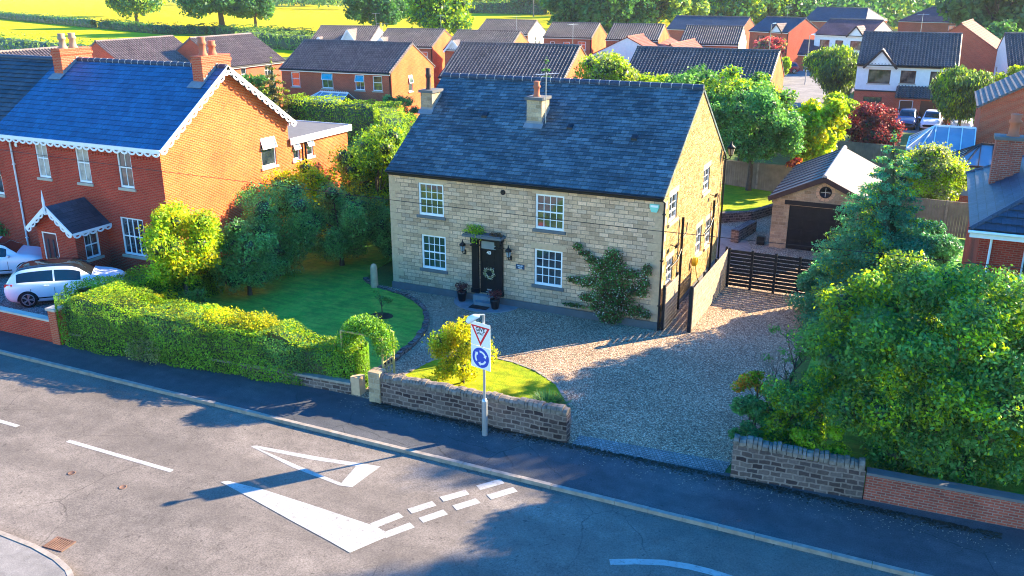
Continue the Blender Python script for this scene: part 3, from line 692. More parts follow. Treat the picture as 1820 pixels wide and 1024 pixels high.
    for sy in (1, -1):
        l = MB(); l.extrude([(L/2-.42, sy*.80, .70*Hs), (L/2-.12, sy*.66, .62*Hs), (L/2-.14, sy*.64, .72*Hs), (L/2-.5, sy*.80, .80*Hs)], (0, sy*.06, 0)); l.build('headlight', M['headlight'], root)
        l = MB(); l.extrude([(-L/2+.02, sy*.72, .9*Hs), (-L/2+.34, sy*.865, .93*Hs), (-L/2+.38, sy*.865, 1.03*Hs), (-L/2+.08, sy*.74, 1.03*Hs)], (0, sy*.04, 0)); l.build('tail_light', M['tail_red'], root)
        m = MB(); m.tube([(L/2-1.52*s, sy*.9, 1.02*Hs), (L/2-1.55*s, sy*1.02, 1.06*Hs), (L/2-1.57*s, sy*1.1, 1.06*Hs)], [.05, .085, .05], 8); m.build('wing_mirror', M[paint], root)
        if detail:
            for xx in (1.55, 2.55): h = MB(); h.box(xx*s-L/2, xx*s-L/2+.18, sy*Wd/2*1.01-.015, sy*Wd/2*1.01+.015, .88*Hs, .905*Hs); h.build('door_handle', M[paint], root)
            d = MB()
            for xx in (1.03, 1.93, 2.97): d.box(xx*s-L/2-.006, xx*s-L/2+.006, sy*(Wd/2*1.012)-.012, sy*(Wd/2*1.012)+.004, .32, .8*Hs)
            d.box(1.1*s-L/2, 3.1*s-L/2, sy*(Wd/2*1.0)-.01, sy*(Wd/2*1.0)+.012, .36, .41); d.build('door_seam', M['black_paint'], root)
    return root

# ------------------------------------------------------------------ ground, road, fields
def sheet(name, pts, z, mat, **k):
    b = MB(); b.face([(p[0], p[1], z) for p in pts]); o = b.build(name, M[mat]); struct(o); return o
b = MB()
b.face([(-3000,-3000,-.16), (3000,-3000,-.16), (3000,-12.2,-.16), (-3000,-12.2,-.16)]); b.face([(-3000,-12.2,-.16), (3000,-12.2,-.16), (3000,-12.2,-.02), (-3000,-12.2,-.02)])
b.face([(-3000,-12.2,-.02), (3000,-12.2,-.02), (3000,3500,-.02), (-3000,3500,-.02)]); struct(b.build('ground', M['rough_grass']))
sheet('road', [(-90,-60), (110,-60), (110,-12.27), (-90,-12.27)], -.1, 'asphalt_worn')
sheet('pavement', [(-90,-12.16), (110,-12.16), (110,-4), (40,-8.2), (20.3,-9.2), (16.7,-9.6), (4,-9.8), (-90,-9.9)], 0, 'asphalt_dark')
# fresh dark patch of surfacing across the drive mouth
def kerb(name, pts, w=.13, zt=.012, zb=-.12, seg=.9):
    b = MB()
    for i in range(len(pts)-1):
        a, c = Vector((*pts[i], 0)), Vector((*pts[i+1], 0)); L = (c-a).length; n = max(1, round(L/seg))
        for k in range(n):
            p, q = a.lerp(c, k/n), a.lerp(c, (k+1)/n-.012/L*1); s = (q-p).normalized(); s = Vector((s.y, -s.x, 0))*(w/2)
            b.prism([(p-s)[:2], (q-s)[:2], (q+s)[:2], (p+s)[:2]][::-1], zb, zt+.004*math.sin(i+k*2.3))
    return struct(b.build(name, M['kerb_stone']))
kerb('kerb', [(-60,-12.22), (62,-12.22)])
far = [(-60,-20.0), (1.3,-20.0), (2.5,-20.03), (3.4,-20.15), (4.0,-20.32), (4.55,-20.62), (5.0,-21.0), (5.35,-21.5), (5.55,-22.1), (5.6,-24), (5.6,-60)]
kerb('kerb', far)
b = MB(); b.face([(p[0]-(0.06 if i > 6 else 0), p[1]-.07, 0) for i, p in enumerate(far)][::-1] + [(-60,-60,0)]); struct(b.build('pavement', M['pavement_old']))
RZ = -.096
MK = [0]
def mark(pts, name='road_marking'):
    MK[0] += 1; b = MB(); b.face([(*p, RZ+.0015*(MK[0]%6)) for p in pts]); return struct(b.build(name, M['road_paint']))
def pm(*pp): return [P2(x, y, RZ) for x, y in pp]
for x0, x1 in ((-1.35, 2.75), (-7.6, -3.5), (-13.9,-9.8), (-20.2,-16.1)): mark([(x0,-15.95), (x1,-15.95), (x1,-15.8), (x0,-15.8)])
mark(pm((392,857), (405,855), (470,871), (560,900), (620,920), (668,936), (696,951), (622,983), (585,962), (520,927), (450,888)))
tri = [pm((445,793), (452,792), (560,812), (677,829), (640,850), (652,833), (545,817))]
mark(pm((445,793), (456,792), (560,811), (677,829), (632,829), (555,817), (470,800)))
mark(pm((445,793), (459,797), (540,832), (626,866), (603,863), (520,831)))
mark(pm((632,829.5), (677,829), (626,866), (603,863)))
def dash(a, b_, w): 
    a, b_ = Vector(a), Vector(b_); s = (b_-a).normalized(); s = Vector((s.y, -s.x))*w/2
    mark([tuple(a-s), tuple(b_-s), tuple(b_+s), tuple(a+s)][::-1])
for q in ((662,935,713,915), (728,909,772,895), (785,888,831,875), (850,867,893,855)): dash(P2(*q[:2], RZ), P2(*q[2:], RZ), .26)
for q in ((682,952,733,933), (748,925,792,910), (808,903,850,890), (869,884,916,870)): dash(P2(*q[:2], RZ), P2(*q[2:], RZ), .26)
arc = [P(x, y, RZ) for x, y in ((1084,999), (1130,998), (1180,1000), (1225,1007), (1262,1016), (1300,1028), (1345,1045))]
b = MB()
for i in range(len(arc)-1):
    d0 = (arc[min(i+1,6)]-arc[max(i-1,0)]).normalized(); d1 = (arc[min(i+2,6)]-arc[i]).normalized(); s0, s1 = Vector((-d0.y, d0.x, 0))*.11, Vector((-d1.y, d1.x, 0))*.11
    b.face([arc[i]-s0, arc[i+1]-s1, arc[i+1]+s1, arc[i]+s0])
struct(b.build('road_marking', M['road_paint']))
# gravel, lawns, paving
sheet('gravel_drive', [(-2.6,-9.9), (12.2,-9.9), (12.36,-9.95), (16.7,-9.6), (17.2,-6), (17.6,6), (18.2,13.5), (13.5,25), (8,25), (12,10), (12,-.0), (-2.6,0)], .004, 'gravel_chips')
sheet('setts', [(12.33,-10.0), (16.72,-9.66), (16.74,-9.0), (12.33,-9.3)], .008, 'sett_stone')
sheet('patio', [(11.98,7), (13.1,9.5), (13.2,12.5), (11.9,16.6), (8.5,17), (8.5,10), (11.98,10)], .008, 'paving_stone')
sheet('gravel_drive', [(-32,-10.3), (-8.2,-10.3), (-6.6,-3.0), (-32,-1)], .004, 'gravel_grey')
lawn_edge = [(4.35,-9.7), (4.36,-8.2), (4.33,-6.85), (4.2,-5.3), (3.85,-3.9), (3.35,-2.85), (2.7,-1.95), (1.9,-1.25), (.9,-.75), (0,-.5), (-.9,-.3), (-1.7,.3)]
b = MB(); b.prism([(-8,-9.8)]+lawn_edge+[(-2.1,1.5), (-2.4,6), (-8,6)], 0, .05); struct(b.build('lawn', M['grass_lawn']))
patch = [(5.3,-9.6), (5.35,-7.9), (5.6,-6.4), (6.2,-5.6), (7.2,-5.25), (8.3,-5.3), (9.4,-5.7), (10.4,-6.4), (11.1,-7.3), (11.7,-8.4), (11.9,-9.6)]
b = MB(); b.prism(patch, 0, .05); struct(b.build('lawn', M['lawn_gold']))
b = MB(); b.prism([(8,17.2), (11.2,18.3), (12.6,20.3), (13.3,24.5), (8,26)][::-1], 0, .38); struct(b.build('lawn', M['lawn_gold']))
sheet('lawn', [(17.8,-9), (45,-9), (45,24), (19.3,20), (18.7,14), (17.8,6)], .01, 'grass_lawn')
rs = random.Random(4)
def stone_row(name, label, pts, w=.2, h=.14, seg=.33, mat='wall_stone', cat='edging'):
    b = MB()
    for i in range(len(pts)-1):
        a, c = Vector((*pts[i], 0)), Vector((*pts[i+1], 0)); L = (c-a).length; n = max(1, round(L/seg))
        for k in range(n):
            p, q = a.lerp(c, k/n+.02), a.lerp(c, (k+1)/n-.02); s = (q-p).normalized(); s = Vector((s.y, -s.x, 0))*(w/2*rs.uniform(.8, 1.2)); hh = h*rs.uniform(.75, 1.2)
            b.prism([(p-s)[:2], (q-s)[:2], (q+s)[:2], (p+s)[:2]][::-1], 0, hh)
    return tag(b.build(name, M[mat]), label, cat)
stone_row('lawn_edging', 'low dark stone edging curving round the big green lawn', lawn_edge)
stone_row('lawn_edging', 'low stone edging between the small yellow-green lawn and the gravel', patch, .1, .075, mat='kerb_stone')
# crop fields
sheet('field', [(-700,150), (-310,206), (-206,164), (-162,147), (-112,140), (-60,205), (40,520), (-100,900), (-900,900)], .03, 'crop_yellow')
sheet('field', [(-400,60), (-120,85), (-75,105), (-110,138), (-162,145), (-206,162), (-310,203), (-500,190)], .03, 'crop_gold')
sheet('field', [(-60,150), (-20,170), (10,260), (-40,330), (-130,300), (-112,190)], .06, 'crop_yellow')
sheet('estate_road', [(-7,70), (10,70), (12,100), (8,126), (-6,126), (-5,100)], 0, 'pavement_old')
sheet('estate_road', [(6,56), (24,56), (24,72), (8,74)], .004, 'pavement_old')

# ------------------------------------------------------------------ main stone house
MW, MD, ME, MR = 11.98, 10.0, 5.31, 8.66
sash = dict(cols=4, rt=2, rb=2, sill='grey_sill', lintel='lintel_stone', fw=.075, bar=.024)
sm = dict(cols=2, rt=3, rb=1, split=0, sill=None, lintel='lintel_stone', fw=.06)
sm = dict(cols=2, rt=2, rb=1, split=.36, sill='lintel_stone', lintel='lintel_stone', fw=.06)
DW = (4.3, .4, .78, 2.35)
main = gable_house('stone_house', 'detached pale stone house with mottled blue slate roof and black front door', (0,0,0), 0, MW, MD, ME, MR, 'facade_stone', 'old_slate', 'slate',
    front=[(1.43,3.47,1.2,1.38,sash), (1.5,1.12,1.18,1.5,sash), (6.79,3.47,1.22,1.42,sash), (6.76,1.12,1.22,1.52,sash), (*DW, dict(door=1, mat='black_paint', frame='black_paint'))],
    right=[(.8,4.04,1.15,1.05,sm), (6.15,4.08,1.15,1.05,sm), (.85,1.5,.95,1.02,sm), (5.5,1.43,1.0,1.24,sm), (7.2,1.38,1.1,1.24,sm)],
    g=.2, ov=.14, vg=.04, group='', gmat='gable_stone', ridge='ridge_blue', fascia='black_paint', simple=True, t=.018, mortar=27)

ch = {o.name.split('.')[0]: o for o in main.children}
b = MB(); b.box(-.04, 12.02, -.06, -.003, 0, .3); b.box(11.983, 12.03, 0, 10, 0, .18); b.build('plinth', M['grey_sill'], main)
# quoins
b = MB(); b2 = MB(); z = .3; k = 0
while z < 5.0:
    l = .55 if k % 2 else .3; b.box(-.004, l, -.006, .05, z, z+.3); b2.box(11.98-l, 11.984, -.006, .05, z, z+.3); b2.box(11.93, 11.986, 0.051, (.3 if k % 2 else .55), z, z+.3); z += .315; k += 1
b.build('quoins', M['lintel_stone'], main); b2.build('quoins', M['lintel_stone'], main)
chimney(ch['roof'], -.1, .48, 3.0, 3.85, 6.9, 8.15, 'garage_stone', [(.15, 3.3, .95)], capmat='grey_sill', pot='brown_timber', pr=.12)
chimney(ch['roof'], 5.2, 5.88, 2.65, 3.45, 6.7, 8.15, 'garage_stone', [(5.5, 3.0, .65)], capmat='grey_sill', pot='clay_pot', pr=.14)
for x0, x1, y in ((-.16, .54, 3.0), (5.12, 5.96, 2.65)):
    b = MB(); z = ME+.67*y; b.extrude([(x0, y-.22, z-.07), (x1, y-.22, z-.07), (x1, y+.02, z+.11), (x0, y+.02, z+.11)], (0, -.015, .02)); b.box(x0+.04, x1-.04, y-.015, y-.002, z, z+.2)
    b.extrude([(x1-.075, y, z), (x1-.075, y+.85, z+.57), (x1-.075, y+.85, z+.75), (x1-.075, y, z+.2)], (.02, 0, 0))
    b.build('lead_flashing', M['lead'], ch['roof'])
for x, y in ((3.0, 2.9), (7.05, 2.6), (9.9, 2.3)): z = ME+.67*y; b = MB(); b.extrude([(x, y-.1, z-.05), (x, y+.2, z+.15), (x, y+.16, z+.22), (x, y-.08, z+.1)], (.24, 0, 0)); b.build('roof_vent', M['black_paint'], ch['roof'])
aerial(ch['roof'], 6.02, 2.75, 7.0, 2.3, 1.0)
# eaves vent hole, plaque, alarm
b = MB(); b.lathe([(.11, 0), (.11, -.02), (.075, -.03), (.01, -.012)], (5.37, -.002, 4.8), 14, axis='y'); b.build('wall_vent', M['black_paint'], main)
b = MB(); b.extrude([(11.46,-.003,4.96), (11.82,-.003,4.96), (11.82,-.003,4.84), (11.74,-.003,4.66), (11.54,-.003,4.66), (11.46,-.003,4.84)], (0,-.09,0)); o = b.build('alarm_box', M['alarm_green'], main)
b = MB(); b.extrude([(11.5,-.094,4.93), (11.78,-.094,4.93), (11.78,-.094,4.85), (11.5,-.094,4.85)], (0,-.006,0)); b.build('alarm_lid', M['white_paint'], o)
# doorcase: pilasters, brackets, hood, fanlight, steps
dc = MB()
for x in (3.97, 5.08): dc.box(x, x+.3, -.12, -.001, .4, 2.72); dc.box(x-.03, x+.33, -.15, -.001, .4, .6); dc.box(x-.04, x+.34, -.2, -.001, 2.45, 2.5); dc.box(x+.03, x+.27, -.3, -.001, 2.62, 2.9)
dc.box(3.93, 5.42, -.16, -.001, 2.74, 2.9); o = dc.build('doorcase', M['black_paint'], main)
b = MB(); b.box(3.72, 5.5, -.5, -.002, 2.905, 3.0); b.box(3.8, 5.42, -.44, -.002, 3.0, 3.04); b.build('door_hood', M['grey_sill'], main)
b = MB(); b.box(4.36, 5.02, .02, .045, 2.34, 2.66); b.build('fanlight', M['conservatory_blue'], main)
b = MB(); b.box(4.12, 5.25, -.34, -.065, 0, .38); b.box(4.3, 5.12, -.62, -.342, 0, .2); b.build('doorstep', M['lead'], main)
def text(s, size, name, mat, parent, M4, ext=.004, align='CENTER'):
    cu = bpy.data.curves.new(name, 'FONT'); cu.body = s; cu.size = size; cu.extrude = ext; cu.offset = size*.025; cu.align_x = align; cu.align_y = 'CENTER'
    o = bpy.data.objects.new('tmp', cu); COL.objects.link(o); dg = bpy.context.evaluated_depsgraph_get()
    me = bpy.data.meshes.new_from_object(o.evaluated_get(dg)); bpy.data.objects.remove(o)
    me.materials.clear(); me.materials.append(M[mat]); t = bpy.data.objects.new(name, me); COL.objects.link(t); t.parent = parent; t.matrix_local = M4; return t
up = Matrix.Rotation(math.pi/2, 4, 'X')
dr = [c for c in main.children if c.name.startswith('door') and 'case' not in c.name and 'hood' not in c.name and 'step' not in c.name][0]
text('40', .2, 'door_number', 'sign_white', dr, Matrix.Translation((.4, .02, 1.78)) @ up)
b = MB(); b.box(.3, .52, .018, .034, .14, .2); b.box(.25, .56, .018, .034, .05, .08); b.build('letter_plate', M['steel_grey'], dr)
pl = MB(); pl.box(5.95, 6.33, -.03, -.003, 1.68, 1.88); plo = tag(pl.build('name_plaque', M['plaque_blue']), 'small dark blue name plaque on the stone wall beside the front door', 'plaque')
text('HOUSE', .075, 'lettering', 'sign_white', plo, Matrix.Translation((6.14, -.033, 1.82)) @ up); text('VILLA', .075, 'lettering', 'sign_white', plo, Matrix.Translation((6.14, -.033, 1.735)) @ up)
# rainwater pipes and soil pipes of the sunlit gable
downpipe(main, 11.86, -.1, 0, 5.2, off=(.18, 0), r=.04)
for (y, zt) in ((2.6, 3.9), (8.15, 3.4)):
    b = MB(); x = 12.09; b.tube([(x, y, 0), (x, y, zt)], .055, 8); b.tube([(x, y, 2.6), (x+.02, y-.6, 2.3), (11.98, y-1.3, 2.1)], .035, 6); b.tube([(x, y, 3.0), (x+.03, y+.5, 3.15), (x, y+.75, 3.5)], .025, 6); b.build('soil_pipe', M['black_paint'], main)
b = MB(); b.tube([(12.02, 9.9, 5.3), (12.1, 9.85, 5.1), (12.1, 9.85, 0)], .045, 8); b.build('downpipe', M['black_paint'], main)
def lantern(label, x, y, z, ang, s=1.0, lit=None):
    "wall lantern: six-sided glazed body on a scrolled bracket"
    t = thing('wall_lantern', label, 'lantern', (x, y, z), ang); b = MB()
    b.box(-.04, .04, -.02, 0, -.2*s, .0); b.tube([(0,-.01,-.1*s), (0,-.12*s,-.16*s), (0,-.24*s,-.1*s), (0,-.25*s,-.03*s)], .018*s, 6); b.build('bracket', M['black_iron'], t)
    b = MB(); c = (0, -.25*s, 0); b.lathe([(.05*s,-.02*s), (.07*s,0), (.13*s,.25*s), (.16*s,.26*s), (.1*s,.33*s), (.05*s,.37*s), (.04*s,.4*s), (.015*s,.48*s), (.0,.52*s)], c, 6); b.build('lantern_body', M['black_iron'], t)
    b = MB(); 
    for k in range(6):
        a0, a1 = 2*math.pi*k/6+.12, 2*math.pi*(k+1)/6-.12; r0, r1 = .074*s, .128*s
        b.face([(c[0]+math.cos(a0)*r0, c[1]+math.sin(a0)*r0, .02*s), (c[0]+math.cos(a1)*r0, c[1]+math.sin(a1)*r0, .02*s), (c[0]+math.cos(a1)*r1, c[1]+math.sin(a1)*r1, .23*s), (c[0]+math.cos(a0)*r1, c[1]+math.sin(a0)*r1, .23*s)])
    b.build('pane', M[lit or 'conservatory_blue'], t); return t
lantern('black iron wall lantern left of the front door', 3.62, 0, 2.2, 0)
lantern('black iron wall lantern between the front door and the name plaque', 5.72, 0, 2.2, 0)
lantern('large lantern at the rear corner of the sunlit stone gable', 12.0, 9.75, 5.2, math.pi/2, 1.35, 'pale_timber')
# floodlights and hose on the gable
for lab, y, z in (('small black floodlight low on the gable near the front corner', 1.25, 3.1), ('black floodlight on the gable beside the rear soil pipe', 7.7, 3.75)):
    t = thing('floodlight', lab, 'floodlight', (11.98, y, z), math.pi/2); b = MB(); b.beam((0,0,0), (0,-.2,-.05), .03, .03); b.build('bracket', M['black_iron'], t); b = MB(); b.extrude([(-.13,-.2,-.1), (.13,-.2,-.1), (.13,-.24,.06), (-.13,-.24,.06)], (0,-.09,.02)); b.build('lamp_head', M['black_iron'], t)
b = MB()
for k in range(6):
    pts = [(12.06+.03*k, 4.95+.17*math.cos(a), 1.4+.2*math.sin(a)) for a in np.linspace(0, 2*math.pi, 14)]; b.tube(pts, .02, 5)
b.tube([(12.1, 5.1, 1.25), (12.2, 5.15, .7), (12.35, 5.3, .1)], .018, 5); tag(b.build('garden_hose', M['yellow_hose']), 'coiled yellow garden hose hung on the stone gable', 'hose')
# plants on the hood, wreath, mat, pots
leaf_blob('hood_plant', [(4.25+.2*math.sin(k*2.1), -.3, 3.12+.1*math.cos(k*3), .28, .2, .2) for k in range(5)]+[(4.3,-.52,2.86,.16,.07,.2), (3.9,-.35,3.1,.22,.2,.13)], 900, .07, ['leaf_bright', 'leaf_grass'], seed=3).name = 'fern'
tag(bpy.data.objects['fern'], 'bushy green fern spilling over the hood above the black front door', 'plant')
tag(leaf_blob('dry_plant', [(5.2,-.3,3.08,.28,.18,.1)], 260, .06, ['leaf_brown']), 'dry brown plant on the right end of the door hood', 'plant')
rng = np.random.default_rng(9); a = rng.random(420)*2*math.pi; rr = .2+rng.normal(size=420)*.035
V, F = leaf_quads(np.stack([4.72+rr*np.cos(a), -.0+rng.normal(size=420)*.02, 1.3+rr*np.sin(a)], 1), rng.normal(size=(420,3))*.5+np.array([0,-1,0]), .06, rng)
tag(np_mesh('door_wreath', V, F, rng.choice(3, len(F), p=[.5,.3,.2]), [M['leaf_silver'], M['petal'], M['leaf_plum']]), 'round pale wreath with pink flowers hanging on the black front door', 'wreath')
b = MB(); b.prism([(4.65+1.45*math.cos(t), -.08-1.15*math.sin(t)) for t in np.linspace(math.pi, 0, 25)], 0, .05)
struct(b.build('paving', M['lead'])).name = 'paving_semicircle'
b = MB(); b.box(4.25, 5.05, -1.02, -.66, .055, .075); tag(b.build('doormat', M['rubber']), 'dark doormat below the front doorstep', 'mat')
for lab, x, y in (('black pot with plum-coloured plant, against the wall left of the doorstep', 3.62, -.38), ('black pot with plum-coloured plant, in front of the doormat corner', 5.3, -.66)):
    t = thing('plant_pot', lab, 'pot', (x, y, .05), 0, 'pots beside the front door'); b = MB(); b.lathe([(.13,0), (.16,.06), (.2,.3), (.21,.42), (.18,.43), (.17,.38), (0.01,.38)], (0,0,0), 16); b.build('pot', M['black_paint'], t)
    leaf_blob('plant', [(.0,0,.58,.28,.28,.2), (.12,.05,.7,.16,.16,.12), (-.14,0,.68,.16,.16,.12)], 330, .075, ['leaf_plum', 'leaf_red'], t, seed=int(x*10), fill=.9)
# flowering climber on the facade
rng = np.random.default_rng(21); cl = []
for cx, cz, rx, rz in ((10.1,.5,.6,.5), (10.2,1.1,.85,.5), (10.1,1.7,1.0,.55), (10.0,2.25,.75,.45), (10.15,2.75,.4,.35), (9.4,2.5,.4,.16), (9.0,2.75,.3,.13), (8.7,3.0,.2,.15), (9.1,1.6,.5,.22), (8.65,1.62,.4,.13), (9.2,.95,.4,.2), (10.9,2.2,.4,.2), (11.2,1.5,.45,.22), (11.4,1.85,.25,.25), (11.1,.7,.5,.3), (11.55,.6,.25,.15), (9.6,.6,.4,.2), (11.5,2.4,.2,.25), (8.6,.55,.5,.08)):
    cl.append((cx, -.2, cz, rx, .26 if rx > .5 else .13, rz))
cr_ = thing('flowering_climber', 'bushy climbing shrub with tiny white flowers, trained on the stone facade', 'climber', (0,0,0))
V, F = clump_leaves(cl, 19000, .085, rng, fill=.9); V2, F2 = clump_leaves(cl, 1300, .055, rng, fill=.1); mi = rng.choice(2, len(F), p=[.45,.55])
np_mesh('foliage', V, F, mi, [M['leaf_brown'], M['leaf_mid']], cr_); V2[:,1] -= .05; np_mesh('flowers', V2, F2, np.zeros(len(F2)), [M['petal']], cr_)
b = MB(); b.tube([(10.2,-.15,0), (10.15,-.15,.8), (10.1,-.1,1.6)], [.05,.04,.02], 6); b.tube([(10.1,-.12,1.5), (9.3,-.08,2.4), (8.5,-.05,3.1)], [.03,.02,.008], 5); b.tube([(10.1,-.12,1.0), (11.2,-.08,1.6), (11.7,-.06,2.5)], [.03,.02,.008], 5); b.build('stem', M['bark'], cr_)
b = MB(); b.tube([(-14,-11,7.3), (-2,-11,7.1), (7.1,-11,7.02), (14.4,-11,7.0), (26,-11,7.15), (40,-11,7.5)], .008, 4); tag(b.build('telephone_wire', M['black_iron']), 'thin overhead wire crossing in front of the stone facade', 'wire')

# ------------------------------------------------------------------ give way sign
sg = thing('road_sign', 'tall grey pole with white plate, red GIVE WAY triangle above blue roundabout disc', 'road sign', (9.77,-10.47,0), rad(-13))
b = MB(); b.tube([(0,0,0), (0,0,1.12)], .085, 14); b.lathe([(.085,1.12), (.06,1.19), (.04,1.2)], (0,0,0), 14); b.build('post_base', M['steel_grey'], sg)
b = MB(); b.tube([(0,0,1.15), (0,0,3.84)], .038, 12); b.box(-.04,.04,-.05,.05,3.1,3.16); b.box(-.04,.04,-.05,.05,2.5,2.56); b.build('pole', M['steel_grey'], sg)
b = MB(); b.tube([(0,0,3.82), (-.05,-.1,3.84), (-.1,-.22,3.82)], .03, 8); b.build('lamp_arm', M['steel_grey'], sg)
b = MB(); b.tube([(-.02,-.16,3.83), (-.1,-.26,3.82), (-.2,-.36,3.74), (-.26,-.42,3.66)], [.05,.085,.105,.06], 12); b.build('lamp_head', M['sign_white'], sg)
PX, PZ0, PZM, PZ1 = -.07, 2.16, 2.86, 3.58; hw = .36
b = MB(); b.extrude([(PX-hw,-.06,PZ0), (PX+hw,-.06,PZ0), (PX+hw,-.06,PZM-.008), (PX-hw,-.06,PZM-.008)], (0,-.008,0)); pb = b.build('sign_plate', M['sign_white'], sg)
b = MB(); b.extrude([(PX-hw,-.06,PZM+.008), (PX+hw,-.06,PZM+.008), (PX+hw,-.06,PZ1), (PX-hw,-.06,PZ1)], (0,-.008,0)); pa = b.build('sign_plate', M['sign_white'], sg)
def ring_tri(cx, cz, s, y0, y1):
    return [(cx-s*.5, y0, cz+s*.29), (cx+s*.5, y0, cz+s*.29), (cx, y0, cz-s*.577)]
b = MB(); b.extrude(ring_tri(PX, PZM+.41, .70, -.0685, 0), (0,-.003,0)); b.build('red_triangle', M['sign_red'], pa)
b = MB(); b.extrude(ring_tri(PX, PZM+.425, .5, -.0720, 0), (0,-.003,0)); b.build('white_triangle', M['sign_white'], pa)
T = lambda x, z: Matrix.Translation((x, -.0765, z)) @ up
text('GIVE', .165, 'lettering', 'sign_black', pa, T(PX, PZM+.505), .001); text('WAY', .115, 'lettering', 'sign_black', pa, T(PX, PZM+.385), .001)
b = MB(); b.extrude([(PX+.31*math.cos(t), -.0685, PZM-.36+.31*math.sin(t)) for t in np.linspace(0, 2*math.pi, 41)[:-1]], (0,-.003,0)); b.build('blue_disc', M['sign_blue'], pb)
b = MB(); y = -.0725
for k in range(3):
    a0 = rad(100+120*k); a1 = a0-rad(72); n = 8; ts = np.linspace(a0, a1, n)
    def q(r, t): return (PX+r*math.cos(t), y, PZM-.36+r*math.sin(t))
    for i in range(n-1): b.extrude([q(.16, ts[i]), q(.22, ts[i]), q(.22, ts[i+1]), q(.16, ts[i+1])], (0,-.002,0))
    b.extrude([q(.12, a1), q(.26, a1), q(.19, a1-rad(26))], (0,-.002,0))
b.build('roundabout_arrows', M['sign_white'], pb)

# ------------------------------------------------------------------ front walls
def stone_wall(name, label, a, c, h0, h1, mat='wall_stone', w=.34, coping='stone', cat='wall', pillar=None):
    t = thing(name, label, cat, (0,0,0)); a, c = Vector((*a,0)), Vector((*c,0)); d = (c-a); L = d.length; d.normalize(); s = Vector((d.y,-d.x,0))*(w/2); b = MB(); n = max(2, int(L/.5))
    def hh(f): return h0+(h1-h0)*f
    for i in range(n):
        p, q = a.lerp(c, i/n), a.lerp(c, (i+1)/n); z0, z1 = hh(i/n), hh((i+1)/n)
        b.face([p+s, q+s, q+s+Vector((0,0,z1)), p+s+Vector((0,0,z0))]); b.face([q-s, p-s, p-s+Vector((0,0,z0)), q-s+Vector((0,0,z1))])
    for p, z, k in ((a, h0, 1), (c, h1, -1)): b.face([p-s*k, p+s*k, p+s*k+Vector((0,0,z)), p-s*k+Vector((0,0,z))])
    b.build('wall', M[mat], t); k = MB(); rr = random.Random(len(label))
    if coping == 'stone':
        u = 0
        while u < L-.04:
            wd = min(rr.uniform(.1, .2), L-u); m = a+d*(u+wd/2); z = hh(u/L); hgt = rr.uniform(.17, .25); hw_ = w/2+.02; tl = rr.uniform(-.02, .02)
            pr = [(-hw_, 0), (-hw_, hgt*.55), (-hw_*.6, hgt*.9), (0, hgt), (hw_*.6, hgt*.9), (hw_, hgt*.55), (hw_, 0)]; sn = s.normalized()
            k.extrude([m-d*(wd/2-.008)+sn*x+Vector((0,0,z+y_)) for x, y_ in pr], d*(wd-.016)+Vector((0,0,tl))); u += wd
    elif coping: k.extrude([a-s*1.25+Vector((0,0,h0+.002)), a+s*1.25+Vector((0,0,h0+.002)), a+s*1.25+Vector((0,0,h0+.08)), a-s*1.25+Vector((0,0,h0+.08))], c-a+Vector((0,0,h1-h0)))
    if coping: k.build('coping', M['coping_stone' if coping == 'stone' else coping], t)
    else: k.extrude([a-s+Vector((0,0,h0)), a+s+Vector((0,0,h0)), a+s+Vector((0,0,h0+.07)), a-s+Vector((0,0,h0+.07))], c-a+Vector((0,0,h1-h0))); k.build('wall_top', M['wall_stone'], t)
    if pillar:
        for (px_, py_, pw, ph, pmt, cp) in pillar:
            b = MB(); b.box(px_-pw/2, px_+pw/2, py_-pw/2, py_+pw/2, 0, ph); o = b.build('pillar', M[pmt], t)
            if cp: b = MB(); b.box(px_-pw/2-.05, px_+pw/2+.05, py_-pw/2-.05, py_+pw/2+.05, ph+.002, ph+.09); b.build('pillar_cap', M[cp], o)
    return t
stone_wall('stone_wall', 'dark coursed stone wall with upright coping stones, behind the GIVE WAY sign', (5.75,-9.8), (12.15,-9.75), .78, .88, pillar=[(5.6,-9.82,.42,1.05,'garage_stone',None)])
stone_wall('stone_wall', 'dark stone wall right of the drive mouth, below the leafy shrubs', (16.9,-9.62), (20.25,-9.3), 1.0, .85)
stone_wall('brick_wall', 'low weathered red brick wall under the big overhanging tree', (20.28,-9.29), (38,-8.3), .72, .72, 'old_brick', .26, 'grey_sill')
stone_wall('brick_wall', 'low red brick wall with cream coping beside the white car', (-34,-10.85), (-8.1,-10.72), .82, .82, 'red_brick', .24, 'coping_cream', pillar=[(-7.85,-10.72,.4,1.32,'estate_brick','coping_cream')])
stone_wall('stone_wall', 'low mossy stone wall under the clipped front hedge', (-7.5,-10.45), (4.55,-9.7), .34, .34, 'wall_stone', .3, 'kerb_stone', pillar=[(4.72,-9.66,.34,.62,'lintel_stone',None)])
b = MB(); b.lathe([(.17,0), (.16,.7), (.15,.95), (.11,1.08), (.02,1.13)], (-.72,-.42,0), 10); tag(b.build('stone_post', M['lintel_stone']), 'rounded stone gatepost at the left front corner of the stone house', 'post')
